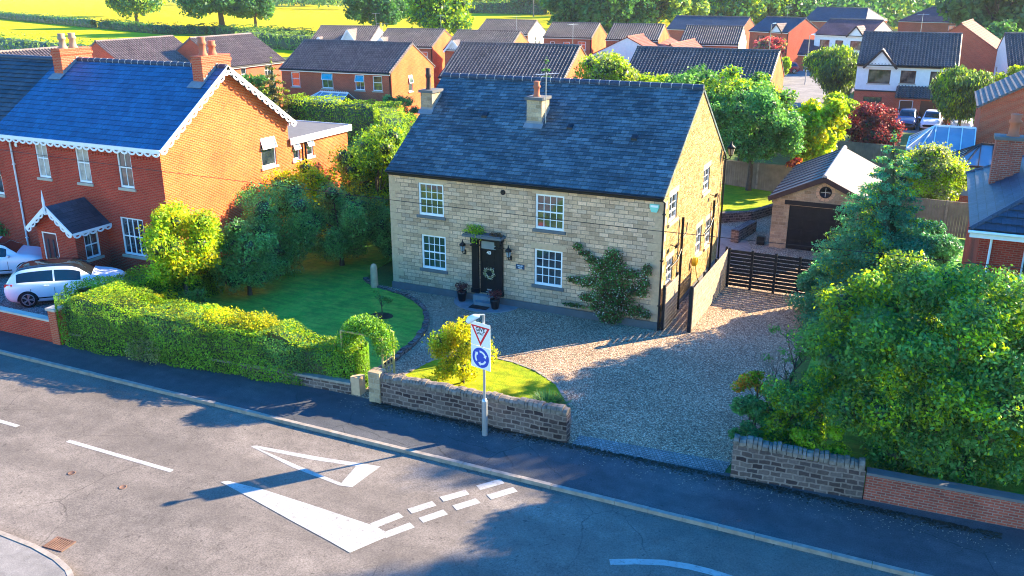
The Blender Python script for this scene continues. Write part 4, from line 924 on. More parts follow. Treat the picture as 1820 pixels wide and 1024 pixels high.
# leaf litter along the walls
rng = np.random.default_rng(3); n = 1500; x = rng.random(n)*34+4.5; y = -10.15-np.abs(rng.normal(size=n))*.38+.012*(x-5); V, F = leaf_quads(np.stack([x, y, np.full(n, .012)], 1), rng.normal(size=(n,3))*.15+np.array([0,0,1]), .045, rng)
tag(np_mesh('leaf_litter', V, F, np.zeros(n), [M['leaf_litter']]), 'pale fallen leaves scattered along the foot of the walls', 'leaf litter', kind='stuff')
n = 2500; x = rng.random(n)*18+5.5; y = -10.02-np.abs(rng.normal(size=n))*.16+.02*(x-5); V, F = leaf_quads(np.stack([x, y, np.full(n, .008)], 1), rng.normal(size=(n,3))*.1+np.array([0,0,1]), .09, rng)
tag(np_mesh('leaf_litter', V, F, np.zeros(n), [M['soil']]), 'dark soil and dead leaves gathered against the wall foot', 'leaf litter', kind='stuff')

# road ironwork
t = thing('drain_grate', 'rusty drain grate in the road beside the kerb', 'drain', (2.85,-19.62,-.098), rad(4)); b = MB()
b.box(-.3,.3,-.22,-.19,0,.02); b.box(-.3,.3,.19,.22,0,.02); b.box(-.3,-.27,-.19,.19,0,.02); b.box(.27,.3,-.19,.19,0,.02)
for i in range(8): b.box(-.25+i*.068,-.215+i*.068,-.19,.19,0,.018)
b.build('frame', M['grate_iron'], t); b = MB(); b.box(-.27,.27,-.19,.19,-.0,.004); b.build('drain_pit', M['rubber'], t)
for lab, p in (('small iron valve cover in the worn road, nearer the kerb', (127,841)), ('small iron valve cover in the worn road, nearer the centre line', (218,866))):
    q = P(*p, -.097); t = MB(); t.lathe([(.11,0), (.11,.008), (.085,.008), (.08,.003), (.0,.003)], (q.x,q.y,q.z), 14); tag(t.build('valve_cover', M['grate_iron']), lab, 'valve cover')

# ------------------------------------------------------------------ brick house on the left
def scallops(mb, a, b, out, drop=.0, band=.16, pitch=.46, r=.21, th=.04):
    "white bargeboard: straight band with a row of open half rings hanging from it"
    a, b = Vector(a), Vector(b); d = (b-a); L = d.length; d.normalize(); o = Vector(out); dn = Vector((0,0,-1)); dn = (dn - d*dn.dot(d)).normalized()
    mb.extrude([a, b, b+dn*band, a+dn*band], o*th); n = max(2, round(L/pitch)); p = L/n
    for i in range(n):
        c = a+d*(p*(i+.5))+dn*band
        for k in range(8):
            t0, t1 = math.pi*k/8, math.pi*(k+1)/8; R0, R1 = p*.5, p*.27
            def q(r_, t): return c+d*(math.cos(t)*r_)+dn*(math.sin(t)*r_*.72)
            mb.extrude([q(R1,t0), q(R0,t0), q(R0,t1), q(R1,t1)], o*th)
SW = dict(cols=2, rt=1, rb=1, split=.53, fw=.07, bar=.03, lintel=None, glass='glass_warm'); SW2 = dict(SW, glass='window_glass')
lx, ly = -19.3, -3.62; LW, LD, LE, LR = 10.15, 8.55, 6.12, 9.05
def dentils(b):
    for i in range(53):
        x = .5+i*.18
        if not any(abs(x-c) < .55 for c in (2.75, 5.4, 7.97)): b.box(x-.045, x+.045, -.045, -.001, 5.5, 5.6)
left = gable_house('brick_house', 'two storey red brick house with shining blue roof, two chimneys and white scalloped bargeboards', (lx,ly,0), 0, LW, LD, LE, LR, 'red_brick', 'blue_slate', 'slate',
    front=[(2.35,4.13,.8,1.72,SW), (4.98,4.13,.82,1.72,SW), (7.55,4.13,.84,1.72,SW2), (7.2,1.0,1.4,1.75,dict(cols=4, rt=1, rb=1, split=.5, fw=.07, bar=.05))],
    right=[(6.4,4.05,1.1,1.45,dict(cols=1, split=.62, open_top=True))], g=.3, ov=.22, vg=.3, ridge='ridge_blue', gmat='orange_brick', group='', t=.018, gutter='white_paint', simple=True, mortar=26, extra=dentils)
lro = [c for c in left.children if c.name.startswith('roof')][0]
b = MB(); sl = (LR-LE)/(LD/2); z0 = LE-sl*.22+.02
scallops(b, (0,-.3,z0+.06), (LW+.33,-.3,z0+.06), (0,-1,0)); zr = LR+.14
scallops(b, (LW+.33,-.34,z0+.02), (LW+.33,LD/2,zr), (1,0,0)); scallops(b, (LW+.33,LD/2,zr), (LW+.33,LD+.34,z0+.02), (1,0,0)); b.build('bargeboard', M['white_paint'], left)
chimney(lro, .35, .95, 3.3, 5.15, 8.0, 9.6, 'estate_brick', [(.65,3.75,.7), (.65,4.35,.7)], 'brick', pot='buff_pot', pr=.18)
chimney(lro, 9.3, 9.9, 3.3, 5.15, 8.0, 9.55, 'estate_brick', [(9.6,3.75,.8), (9.6,4.35,.6)], 'brick', pot='clay_pot', pr=.18)
for x1 in (.95, 9.9):
    b = MB()
    for i in range(6): y = 3.3+i*.17; z = LE+sl*y; b.box(x1+.002, x1+.02, y, y+.17, z, z+.3)
    z = LE+sl*3.3; b.extrude([(x1-.7,2.95,z-.12), (x1+.1,2.95,z-.12), (x1+.1,3.3,z+.12), (x1-.7,3.3,z+.12)], (0,-.015,.02))
    b.build('lead_flashing', M['lead'], lro)
downpipe(left, .8, -.2, 0, 5.9, 'white_paint', off=(0,.13), r=.045)
downpipe(left, 6.2, -.05, 0, 2.5, 'white_paint', off=(0,-.02), r=.045)
b = MB(); b.lathe([(.1,0), (.1,-.03), (.01,-.03)], (1.15,-.02,5.55), 10, axis='y'); b.build('security_lamp', M['white_paint'], left)
# rear extension with flat roof
ex = MB(); wall_panel(ex, (LW-.06, LD+.003), math.pi/2, 5.2, 5.1, [(.35,4.0,.55,.95), (1.5,4.0,.55,.95)]); wall_panel(ex, (LW-.06, LD+5.2), math.pi, 5, 5.1); wall_panel(ex, (LW-5.06, LD+5.2), -math.pi/2, 5.2, 5.1)
exo = ex.build('extension', M['orange_brick'], left)
b = MB(); b.box(LW-5.2, LW+.1, LD+.01, LD+5.35, 5.1, 5.16); b.build('flat_roof', M['flat_felt'], exo)
b = MB(); b.box(LW+.1, LW+.14, LD+.0, LD+5.4, 4.86, 5.2); b.box(LW-5.2, LW+.1, LD+5.35, LD+5.39, 4.86, 5.2); b.build('fascia', M['white_paint'], exo)
for y in (.35, 1.5): window(exo, (LW-.06, LD+y, 4.0), math.pi/2, .55, .95, cols=1, split=.55, open_top=True, sill='white_paint')
b = MB(); b.tube([(LW+.05, LD+1.25, 0), (LW+.05, LD+1.25, 5.2)], .055, 8); b.tube([(LW+.05, LD+1.0, 4.6), (LW+.05, LD+1.0, 0)], .035, 8); b.build('soil_pipe', M['black_paint'], exo)
# porch
po = thing('porch', 'brick entrance porch with dark gabled roof, white scalloped trim and maroon door', 'porch', (-15.35,-3.625,0)); pw, pd, pe, pr_ = 2.35, 1.75, 2.55, 3.45
b = MB(); wall_panel(b, (0,-pd), 0, pw, pe, [(.22,0,.95,2.15)], gable=(pw/2, pr_-.03)); wall_panel(b, (pw,-pd), math.pi/2, pd, pe, [(.45,.95,.8,1.25)]); wall_panel(b, (0,0), -math.pi/2, pd, pe); b.build('wall', M['red_brick'], po)
door(po, (.22,-pd,0), 0, .95, 2.15, 'maroon', lights=2, panels=False); window(po, (pw,-pd+.45,.95), math.pi/2, .8, 1.25, cols=2, rt=1, rb=1, split=.5, fw=.07, bar=.03)
r = MB(); A = (pw+.3,-pd-.3,pe-.18); B_ = (pw+.3,0,pe-.18); C = (pw/2,0,pr_); D = (pw/2,-pd-.3,pr_); roof_slope(r, A, B_, C, D, .2, .012); roof_slope(r, (-.3,0,pe-.18), (-.3,-pd-.3,pe-.18), D, C, .2, .012); r.build('roof', M['dark_tile'], po)
b = MB(); scallops(b, (-.32,-pd-.32,pe-.2), (pw/2,-pd-.32,pr_+.06), (0,-1,0), pitch=.4); scallops(b, (pw/2,-pd-.32,pr_+.06), (pw+.32,-pd-.32,pe-.2), (0,-1,0), pitch=.4); scallops(b, (pw+.32,-pd-.32,pe-.16), (pw+.32,0,pe-.16), (1,0,0), band=.1, pitch=.4)
b.tube([(pw/2,-pd-.36,pr_-.35), (pw/2,-pd-.36,pr_+.25), (pw/2,-pd-.36,pr_+.75)], [.05,.06,.008], 6); b.build('bargeboard', M['white_paint'], po)
# attached neighbour
nb = gable_house('brick_house', 'attached red brick house with darker green-black tiled roof, at the picture edge', (-30.3,-3.3,0), 0, 10.99, 8.2, 6.05, 9.0, 'red_brick', 'dark_tile', 'slate', front=[(8.9,2.9,1.3,1.6,dict(cols=2, split=.6, fw=.08, open_top=True)), (9.2,5.0,.9,.7,dict(cols=1, split=0)), (5.5,3.6,.9,1.6,SW)], g=.3, t=.035, ov=.22, vg=0, group='', ridge='ridge_blue', gutter='white_paint', simple=True)

# cars on the drive
car('white five-door car with dark glass roof, parked behind the low brick wall', (-11.85,-6.95,0), rad(42), 'car_white', 'car_glass', 4.6, 1.9)
car('white car standing behind the other white car, partly cut off at the picture edge', (-17.6,-6.0,0), rad(40), 'car_white', None, 4.5, 1.86)

# ------------------------------------------------------------------ garden greenery at the front
hedge('clipped_hedge', 'long clipped green hedge with sunlit top, above the low mossy wall', [(-7.5,-9.9), (-4,-9.85), (0,-9.6), (3.2,-9.35), (4.5,-9.15)], [2.0,1.8,1.5,1.1,.9], 1.6, 44000, .075, 'leaf_hedge', seed=5, bulge=.13, second='leaf_mid', top='leaf_sunlit', heights=[1.9,1.86,1.7,1.42,1.45])
hedge('clipped_hedge', 'clipped hedge running back from the road beside the parked white car', [(-7.55,-9.5), (-7.5,-8), (-7.2,-6.2), (-6.9,-3.9)], [2.1,1.9,1.7,1.5], 1.7, 18000, .075, 'leaf_hedge', seed=8, bulge=.1, top='leaf_sunlit', heights=[1.85,1.75,1.6,1.5])
leaf_t = leaf_blob('low_shrub', [(.55,-9.45,1.75,.75,.6,.28), (-.9,-9.4,1.72,.9,.6,.2)], 2600, .075, ['leaf_yellow', 'leaf_hedge'], seed=2); leaf_t.name = 'shoot_growth'; tag(leaf_t, 'golden new growth mounded on top of the clipped front hedge', 'hedge growth')
leaf_t = leaf_blob('pale_climber', [(-3.3,-10.75,.5,.5,.25,.5), (-4.0,-10.8,.35,.35,.2,.35)], 900, .075, ['leaf_silver'], seed=4); tag(leaf_t, 'pale-leaved plant against the lower face of the front hedge', 'plant')
# leafy arch with wooden trellis
ar = thing('garden_arch', 'arch of green ivy over a wooden trellis, at the right end of the hedge', 'garden arch', (4.95,-9.1,0)); cl = []
for k in range(12):
    t = math.pi*k/11; cl.append((-.15-.72*math.cos(t)*1.05, .0+.1*math.cos(t), 1.6+.62*math.sin(t), .36, .46, .3))
for z in (.4,.8,1.2,1.5): cl.append((-.9, -.05, z, .5, .55, .36)); 
leaf_blob('ivy', cl, 14000, .075, ['leaf_hedge', 'leaf_mid'], ar, seed=6, fill=.6)
b = MB()
for y in (-.32, .32): b.beam((.62,y,0), (.62,y,2.0), .06, .06); b.beam((-.95,y,0), (-.95,y,2.0), .06, .06)
for i in range(8): b.beam((.62,-.32,.3+i*.21), (.62,.32,.3+i*.21), .02, .03)
for y in (-.1,.1): b.beam((.62,y,.2), (.62,y,1.95), .02, .02)
for y in (-.32,.32): b.beam((-.95,y,2.0), (.62,y,2.0), .05, .05)
b.build('trellis', M['trellis_wood'], ar)
tree('yellow_shrub', 'dense yellow-leaved shrub on the small front lawn, behind the GIVE WAY sign', 'shrub', (7.5,-7.6,.04), 2.4, 1.15, 1.25, n=34, leaves=9500, size=.07, mat='leaf_yellow', cz=1.12, second=('leaf_bright', .3), trunk=.05, low=-1, limbs=5, kind='foliage', core=.4, cr=.34)
rng = np.random.default_rng(12); n = 1500; t = rng.random(n)*2*math.pi; r0 = rng.random(n)*.18; ln = .45+.5*rng.random(n); ou = .25+.65*rng.random(n); base = np.stack([r0*np.cos(t), r0*np.sin(t), 0*t], 1); tip = base+np.stack([np.cos(t)*ou*ln, np.sin(t)*ou*ln, ln*(1.05-ou*.75)], 1); mid = (base+tip)/2+np.array([0,0,.12]); sd = np.stack([-np.sin(t), np.cos(t), 0*t], 1)*.014
V = np.stack([base-sd, base+sd, mid+sd, mid-sd, mid-sd, mid+sd, tip+sd*.2, tip-sd*.2], 1).reshape(-1,3); F = (np.arange(n)[:,None]*8+np.arange(8)).reshape(-1,4)
tag(np_mesh('ornamental_grass', V, F, np.zeros(len(F)), [M['leaf_grass']], loc=(11.0,-8.6,.04)), 'fountain of fine green ornamental grass at the right end of the front wall', 'ornamental grass')
tree('sapling', 'tiny bare-stemmed sapling in a round soil bed on the big lawn', 'sapling', (1.55,-3.35,.05), 1.1, .5, .35, n=8, leaves=260, size=.07, mat='leaf_mid', trunk=.022, kind='foliage', core=0)
b = MB(); b.prism([(1.55+.48*math.cos(t), -3.35+.36*math.sin(t)) for t in np.linspace(0, 2*math.pi, 19)[:-1]], .04, .062); struct(b.build('soil_bed', M['soil']))
leaf_t = leaf_blob('pink_flowers', [(3.3,-8.6,1.05,.28,.2,.16)], 200, .07, ['flower_pink', 'leaf_mid'], seed=2); tag(leaf_t, 'small cluster of pink flowers showing behind the hedge', 'flowers')
# shrubs along the left side of the lawn
S = 'shrubs along the left side of the lawn'
tree('golden_shrub', 'tall bushy yellow-green shrub in front of the brick gable, left end of the lawn', 'shrub', (-6.2,-6.0,0), 4.9, 1.75, 2.15, n=44, leaves=17000, size=.1, mat='leaf_bright', cz=2.7, second=('leaf_yellow', .4), group=S, low=-1, kind='foliage', trunk=.09)
tree('evergreen_shrub', 'dark evergreen shrub on the lawn edge, between the golden shrub and its darker neighbours', 'shrub', (-5.0,-3.6,0), 3.7, 1.75, 1.9, n=36, leaves=12000, size=.09, mat='leaf_dark', cz=1.9, group=S, low=-1, kind='foliage', trunk=.08)
tree('evergreen_shrub', 'tall dark green shrub with pale leaf glints, middle of the lawn border', 'shrub', (-5.6,-.9,0), 4.9, 2.1, 2.5, n=44, leaves=17000, size=.09, mat='leaf_dark', cz=2.5, group=S, low=-1, kind='foliage', second=('leaf_mid', .3), trunk=.1)
tree('evergreen_shrub', 'broad dark shrub at the back of the lawn, beside the stone house', 'shrub', (-3.9,1.6,0), 3.9, 1.9, 2.0, n=40, leaves=14000, size=.09, mat='leaf_dark', cz=2.0, group=S, low=-1, kind='foliage', trunk=.09)
tree('evergreen_shrub', 'low dark rounded shrub in the corner between lawn and stone house', 'shrub', (-2.3,3.6,0), 3.3, 1.5, 1.7, n=30, leaves=9000, size=.09, mat='leaf_dark', cz=1.7, group=S, low=-1, kind='foliage', trunk=.08)
tree('leafy_tree', 'sunlit bright green tree rising behind the dark shrubs, left of the stone house', 'tree', (-4.4,5.6,0), 6.6, 2.4, 3.1, n=44, leaves=16000, size=.1, mat='leaf_bright', cz=3.5, second=('leaf_mid', .35), low=-1, group=S, kind='foliage', trunk=.1)
tree('leafy_tree', 'bright green bushy tree close against the left gable of the stone house', 'tree', (-2.6,8.8,0), 6.4, 2.3, 3.0, n=40, leaves=14000, size=.1, mat='leaf_bright', cz=3.4, low=-1, group=S, kind='foliage', trunk=.1)
tree('leafy_tree', 'yellow-topped green bush below the white-trimmed brick extension', 'tree', (-7.2,3.4,0), 4.7, 1.9, 2.2, n=36, leaves=11000, size=.1, mat='leaf_bright', cz=2.5, second=('leaf_yellow', .4), low=-1, group=S, kind='foliage', trunk=.09)
tree('leafy_tree', 'mid green tree in the corner against the left side of the stone house', 'tree', (-1.9,5.6,0), 5.4, 1.6, 2.6, n=40, leaves=12000, size=.095, mat='leaf_mid', cz=2.7, low=-1, group=S, kind='foliage', trunk=.08, second=('leaf_bright', .3))
tree('leafy_tree', 'bright green tree between the brick extension and the thick hedge', 'tree', (-6.6,8.2,0), 5.6, 2.4, 2.7, n=44, leaves=13000, size=.1, mat='leaf_bright', cz=2.9, low=-1, group=S, kind='foliage', trunk=.1, second=('leaf_mid', .3))
# plants at the foot of the golden shrub
for i, (x, y, m_, lab) in enumerate(((-4.6,-7.1,'leaf_mid','leafy green perennial at the left corner of the lawn'), (-5.9,-7.6,'leaf_yellow','yellow-green plant between the hedge and the golden shrub'))):
    tree('garden_plant', lab, 'plant', (x,y,.04), 1.5, .8, .7, n=12, leaves=1500, size=.08, mat=m_, cz=.8, low=-1, kind='foliage', trunk=.03)

# ------------------------------------------------------------------ big tree and shrubs on the right
tree('broadleaf_tree', 'big broad bushy tree overhanging the right front wall', 'tree', (21.9,-6.2,0), 5.8, 4.0, 2.95, ry=3.75, n=190, leaves=130000, size=.095, mat='leaf_mid', cz=2.8, second=('leaf_bright', .22), low=-1, cr=.17, shell=.62, trunk=.11, kind='crown', core=.5)
tree('broadleaf_tree', 'big bushy tree at the right edge, behind the overhanging one', 'tree', (26.4,-5.2,0), 5.4, 3.6, 2.7, n=110, leaves=60000, size=.1, mat='leaf_mid', cz=2.8, second=('leaf_silver', .3), low=-1, cr=.19, trunk=.18, kind='crown')
tree('mixed_shrub', 'feathery bright green shrub behind the right-hand stone wall', 'shrub', (17.95,-8.1,0), 3.1, 1.15, 1.45, n=26, leaves=9500, size=.08, mat='leaf_mid', cz=1.35, second=('leaf_bright', .3), low=-1, kind='foliage', trunk=.05)
tree('mixed_shrub', 'dark low shrub spilling over the end of the right-hand wall beside the drive', 'shrub', (17.0,-8.2,0), 1.8, .75, .9, n=16, leaves=4200, size=.08, mat='leaf_dark', cz=.9, low=-1, kind='foliage', trunk=.04)
tree('mixed_shrub', 'yellow-green leafy shrub just above the right-hand stone wall', 'shrub', (18.9,-8.7,0), 1.75, .85, .8, n=16, leaves=3600, size=.09, mat='leaf_bright', cz=1.0, low=-1, kind='foliage', trunk=.04)
tree('mixed_shrub', 'small shrub with orange-tinted twiggy shoots leaning over the gravel', 'shrub', (16.95,-6.7,0), 1.9, .75, .5, n=12, leaves=1300, size=.08, mat='leaf_bright', cz=1.45, second=('leaf_orange', .3), kind='foliage', trunk=.04, core=0)
def bare_shrub(label, loc, h, spread, n, mat, r, seed, leaves=0, twist=.5):
    t = thing('bare_shrub', label, 'shrub', loc); rr = random.Random(seed); b = MB(); tips = []
    def grow(p, d, l, r_, k):
        pts = [p]; 
        for i in range(3):
            d = (d+Vector((rr.uniform(-twist,twist), rr.uniform(-twist,twist), rr.uniform(-.1,.25)))).normalized(); p = p+d*l/3; pts.append(p)
        b.tube(pts, [r_, r_*.85, r_*.7, r_*.5], 4)
        if k: 
            for j in range(rr.choice((2,3))): grow(pts[rr.choice((1,2,3))], (d+Vector((rr.uniform(-.9,.9), rr.uniform(-.9,.9), rr.uniform(-.2,.5)))).normalized(), l*.68, r_*.5, k-1)
        else: tips.append(p)
    for i in range(n): a = 2*math.pi*i/n; grow(Vector((0,0,0)), Vector((math.cos(a)*spread, math.sin(a)*spread, 1)).normalized(), h*.42, r, 3)
    b.build('branches', M[mat], t)
    if leaves: leaf_blob('leaves', [(*q, .22,.22,.14) for q in rr.sample(tips, min(len(tips), 14))], leaves, .08, ['leaf_mid'], t, fill=1)
bare_shrub('dark crooked bare shrub with a few leaf tufts, between drive and big tree', (17.75,-5.0,0), 3.3, .45, 3, 'bark', .055, 5, 700, .55)
bare_shrub('pale leafless twiggy shrub standing at the gravel edge', (17.1,-4.9,0), 3.1, .25, 5, 'pale_bark', .022, 9, 0, .2)
def conifer(label, loc, h, r, leaves, size, mat, second=None, seed=1, nl=16, cat='conifer', name='spruce_tree', group=None, rnd=0.9):
    rng = np.random.default_rng(seed); cl = []; root = thing(name, label, cat, loc, 0, group); b = MB()
    b.tube([(0,0,0), (0,0,h*.5), (0,0,h*.97)], [r*.09, r*.05, .015], 7)
    for i in range(nl):
        f = i/(nl-1); z = .2+(h*.95-.2)*f; rr = r*(1-f)**.74+.1; k = max(4, int(10*(1-f)+4))
        for j in range(k):
            a = 2*math.pi*(j+rng.random()*.6)/k + i*1.3; q = rr*(.72+.45*rng.random()); zz = z+rng.normal()*.06
            for u in (.35, .6, .82, 1.0):
                w_ = q*.2*(1.25-u*.55)+.05; cl.append((math.cos(a)*q*u, math.sin(a)*q*u, zz-q*.22*u*u+q*.1*(u > .9), w_*1.25, w_*1.25, w_*.6))
            b.tube([(0,0,zz), (math.cos(a)*q*.5, math.sin(a)*q*.5, zz-q*.07), (math.cos(a)*q*.95, math.sin(a)*q*.95, zz-q*.18)], [.035, .02, .008], 4)
    cl.append((0,0,h*.97,.1,.1,.22))
    b.build('trunk', M['bark'], root)
    V, F = clump_leaves(cl, int(leaves*1.3), size*1.15, rng, fill=.7, aspect=.45, rnd=.6)
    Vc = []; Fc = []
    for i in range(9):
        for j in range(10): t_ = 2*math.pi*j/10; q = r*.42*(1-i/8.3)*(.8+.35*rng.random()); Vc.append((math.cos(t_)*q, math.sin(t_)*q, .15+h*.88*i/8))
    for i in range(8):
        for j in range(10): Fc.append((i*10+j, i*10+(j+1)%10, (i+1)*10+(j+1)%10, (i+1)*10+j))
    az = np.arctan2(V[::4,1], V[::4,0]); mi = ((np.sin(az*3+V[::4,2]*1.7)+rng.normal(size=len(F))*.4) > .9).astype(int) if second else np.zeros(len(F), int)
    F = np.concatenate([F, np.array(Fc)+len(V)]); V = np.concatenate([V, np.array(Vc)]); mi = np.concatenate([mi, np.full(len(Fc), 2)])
    np_mesh('foliage', V, F, mi, [M[mat], M[second or mat], M['leaf_core']], root); return root
conifer('tall blue-green spruce in front of the stone garage', (19.4,3.7,0), 7.8, 2.7, 80000, .1, 'leaf_blue', 'leaf_bright', 3, 18)
tree('juniper_shrub', 'spreading blue-green shrub at the foot of the tall spruce', 'shrub', (17.5,4.7,0), 2.3, 1.1, 1.05, n=22, leaves=7000, size=.1, mat='leaf_blue', cz=1.15, low=-1, kind='foliage', trunk=.05)
tree('juniper_shrub', 'blue-green low conifer right of the tall spruce, before the timber fence', 'shrub', (21.3,12.5,0), 2.6, 1.5, 1.2, n=24, leaves=7000, size=.11, mat='leaf_blue', cz=1.3, low=-1, kind='foliage', trunk=.05)

# ------------------------------------------------------------------ fences, gates, garage
def slat_fence(name, label, a, c, h, posts, slat, post, z0=.06, sh=.12, gap=.035, cat='fence', th=.025, side=1):
    t = thing(name, label, cat, (a[0],a[1],0), math.atan2(c[1]-a[1], c[0]-a[0])); L = math.hypot(c[0]-a[0], c[1]-a[1]); b = MB(); z = z0
    while z+sh <= h: b.box(0, L, -th*side, 0 if side == 1 else th*0-.0, z, z+sh) if side == 1 else b.box(0, L, 0, th, z, z+sh); z += sh+gap
    b.build('slats', M[slat], t)
    for i in range(posts): x = L*i/(posts-1); p = MB(); p.box(x-.05, x+.05, .002 if side == 1 else -.1, .1 if side == 1 else -.002, 0, h+.03); p.build('post', M[post], t)
    return t
slat_fence('slatted_gate', 'black slatted gate across the gravel drive in front of the garage', (13.3,6.42), (17.3,6.3), 1.75, 5, 'black_timber', 'black_timber', cat='gate', sh=.135, gap=.032, side=-1)
slat_fence('slatted_fence', 'sunlit pale slatted fence running back from the drive towards the black gate', (13.2,.35), (13.22,6.36), 1.8, 4, 'pale_timber', 'black_timber', sh=.125, gap=.03)
b = MB(); b.box(13.1, 13.24, .2, .34, 0, 1.86); tag(b.build('fence_post', M['black_timber']), 'thick black post at the near end of the pale slatted fence', 'post')
slat_fence('side_gate', 'pale slatted gate leaf folded back against the sunlit stone gable', (12.22,.05), (12.22,1.85), 1.8, 2, 'pale_timber', 'black_timber', cat='gate', sh=.125, gap=.03)
b = MB(); b.box(12.9, 13.12, 3.2, 8.6, 0, .32); b.box(12.15, 12.9, 4.2, 6.6, 0, .2); tag(b.build('stone_kerb_wall', M['wall_stone']), 'low stone planter ledge between the gable and the pale fence', 'ledge')
GC = dict(cols=2, split=0)
gar = gable_house('stone_garage', 'small stone garage with black panelled door, round window and ribbed pale roof', (18.55,13.6,0), math.pi/2, 8.8, 4.7, 2.6, 3.75, 'garage_stone', 'sheet_roof', 'slate', left=[(.82,0,3.1,2.25,dict(door=1, mat='black_timber', frame='black_timber'))], g=4.0, t=.01, ov=.25, vg=.22, group='', ridge='pale_ridge', fascia='black_paint', gutter='black_paint', simple=True, cat='garage')

for c in list(gar.children):
    if c.name.startswith('door'):
        for q in list(c.children): bpy.data.objects.remove(q)
        bpy.data.objects.remove(c)
garage_door(gar, (0,4.7-.82,0), -math.pi/2, 3.1, 2.25, 'black_timber')
b = MB(); b.box(-.03,-.003, .55, 4.12, 2.28, 2.5); b.build('lintel', M['black_timber'], gar)
b = MB(); s = (3.75-2.6)/2.35
for sy in (0, 1):
    for i in range(10):
        if sy == 0: break
        x = -.1+i*.98; y0, y1 = 4.7+.24, 2.35+.15; b.beam((x, y0, 2.6-s*.24+.1), (x, y1, 3.75-.0), .07, .07)
b.build('roof_rib', M['rib_brown'], [c for c in gar.children if c.name.startswith('roof')][0])
b = MB(); b.beam((-.25,-.2,2.53), (-.25,2.35,3.72), .05, .24); b.beam((-.25,2.35,3.72), (-.25,4.9,2.53), .05, .24); b.build('bargeboard', M['brown_timber'], gar)
rw = MB(); rw.lathe([(.0,-.035), (.24,-.035), (.24,-.05), (.29,-.05), (.29,-.003), (.0,-.003)], (0,0,0), 20, axis='x'); rwo = rw.build('round_window', M['black_paint'], gar, (0, 2.25, 3.05))
b = MB(); b.box(-.05,-.037,-.23,.23,-.012,.012); b.box(-.05,-.037,-.012,.012,-.23,.23); b.build('glazing_bar', M['steel_grey'], rwo)
b = MB()
for k in range(12):
    t0, t1 = 2*math.pi*k/12+.04, 2*math.pi*(k+1)/12-.04; b.extrude([(-.002, .3*math.cos(t), .3*math.sin(t)) for t in (t0, t1)]+[(-.002, .46*math.cos(t), .46*math.sin(t)) for t in (t1, t0)], (-.018,0,0))
b.build('stone_surround', M['lintel_stone'], rwo)
def board_fence(label, a, c, h, group='timber boundary fences behind the garden', z0=0):
    t = thing('timber_fence', label, 'fence', (a[0],a[1],z0), math.atan2(c[1]-a[1], c[0]-a[0]), group); L = math.hypot(c[0]-a[0], c[1]-a[1]); b = MB(); x = 0; i = 0; rr = random.Random(int(L*100))
    while x < L: w = min(.14, L-x); b.box(x+.004, x+w-.004, -.012-(i%2)*.012, .01, .05, h-rr.random()*.02); x += .14; i += 1
    b.build('boards', M['fence_timber'], t); n = max(2, int(L/2.4)+1)
    for i in range(n): p = MB(); x = L*i/(n-1); p.box(x-.05, x+.05, -.09, -.03, 0, h+.08); p.build('post', M['pale_timber'], t)
    r = MB(); r.box(0, L, -.03, .03, h, h+.04); r.build('rail', M['fence_timber'], t)
board_fence('pale timber fence along the back of the small rear lawn', (5,26.0), (13.9,25.6), 1.9)
board_fence('timber fence behind the garage roof, under the red maple', (11.5,37), (20.5,36), 1.9)
board_fence('timber fence right of the tall spruce, below the round pale shrub', (19.2,19.6), (24.5,19.2), 1.9)
board_fence('timber fence behind the tall hedge, left of the stone house', (-12,20), (-12.6,32), 1.8)
stone_wall('retaining_wall', 'low curved stone wall holding up the small rear lawn', (10.2,17.2), (11.9,18.6), .5, .45, 'wall_stone', .35, None)
stone_wall('retaining_wall', 'low stone wall between the paved patio and the gravel by the garage', (12.1,13.6), (12.5,16.4), .6, .5, 'wall_stone', .4, None)
stone_wall('retaining_wall', 'short stepped stone wall leading up to the terracotta pot', (11.95,18.65), (13.1,21.6), .45, .45, 'wall_stone', .35, None)
t = thing('terracotta_pot', 'terracotta pot on the rear lawn wall beside the garage', 'pot', (13.1,20.2,.4)); b = MB(); b.lathe([(.12,0), (.27,.42), (.3,.42), (.3,.5), (.24,.5), (.2,.4), (.0,.4)], (0,0,0), 14); b.build('pot', M['clay_pot'], t); leaf_blob('plant', [(0,0,.6,.28,.28,.15)], 160, .08, ['leaf_plum', 'leaf_red'], t)
b = MB(); b.box(13.2,13.6,13.7,14.05,0,.42); b.box(13.25,13.55,13.75,14.0,.42,.44); tag(b.build('black_planter', M['black_paint']), 'square black planter against the left corner of the stone garage', 'planter')

# ------------------------------------------------------------------ trees of the rear garden
tree('garden_tree', 'dark leafy tree on a bare trunk behind the sunlit gable, before the pale fence', 'tree', (10.6,24.6,0), 6.6, 3.2, 2.6, n=60, leaves=26000, size=.14, mat='leaf_mid', cz=4.1, second=('leaf_dark', .4), trunk=.16, cr=.26)
tree('garden_tree', 'yellow-green broad-leaved tree left behind the garage roof', 'tree', (13.9,27.5,0), 6.9, 2.0, 2.9, n=40, leaves=9000, size=.26, mat='leaf_bright', cz=4.0, second=('leaf_yellow', .25), trunk=.13, low=-1)
tree('garden_tree', 'wide green tree showing above the right end of the stone roof', 'tree', (8.6,31.5,0), 7.4, 3.6, 2.6, n=60, leaves=22000, size=.17, mat='leaf_mid', cz=4.9, second=('leaf_bright', .4), trunk=.18, cr=.26)
tree('garden_tree', 'green tree between the stone gable and the dark long roof', 'tree', (4.6,33.5,0), 7.0, 2.8, 2.2, n=44, leaves=13000, size=.17, mat='leaf_mid', cz=4.9, trunk=.16)
tree('garden_tree', 'bushy yellow-green tree above the ridge of the stone house', 'tree', (-2.9,35.5,0), 8.0, 2.9, 2.8, n=50, leaves=14000, size=.17, mat='leaf_bright', cz=5.2, second=('leaf_silver', .3), trunk=.17)
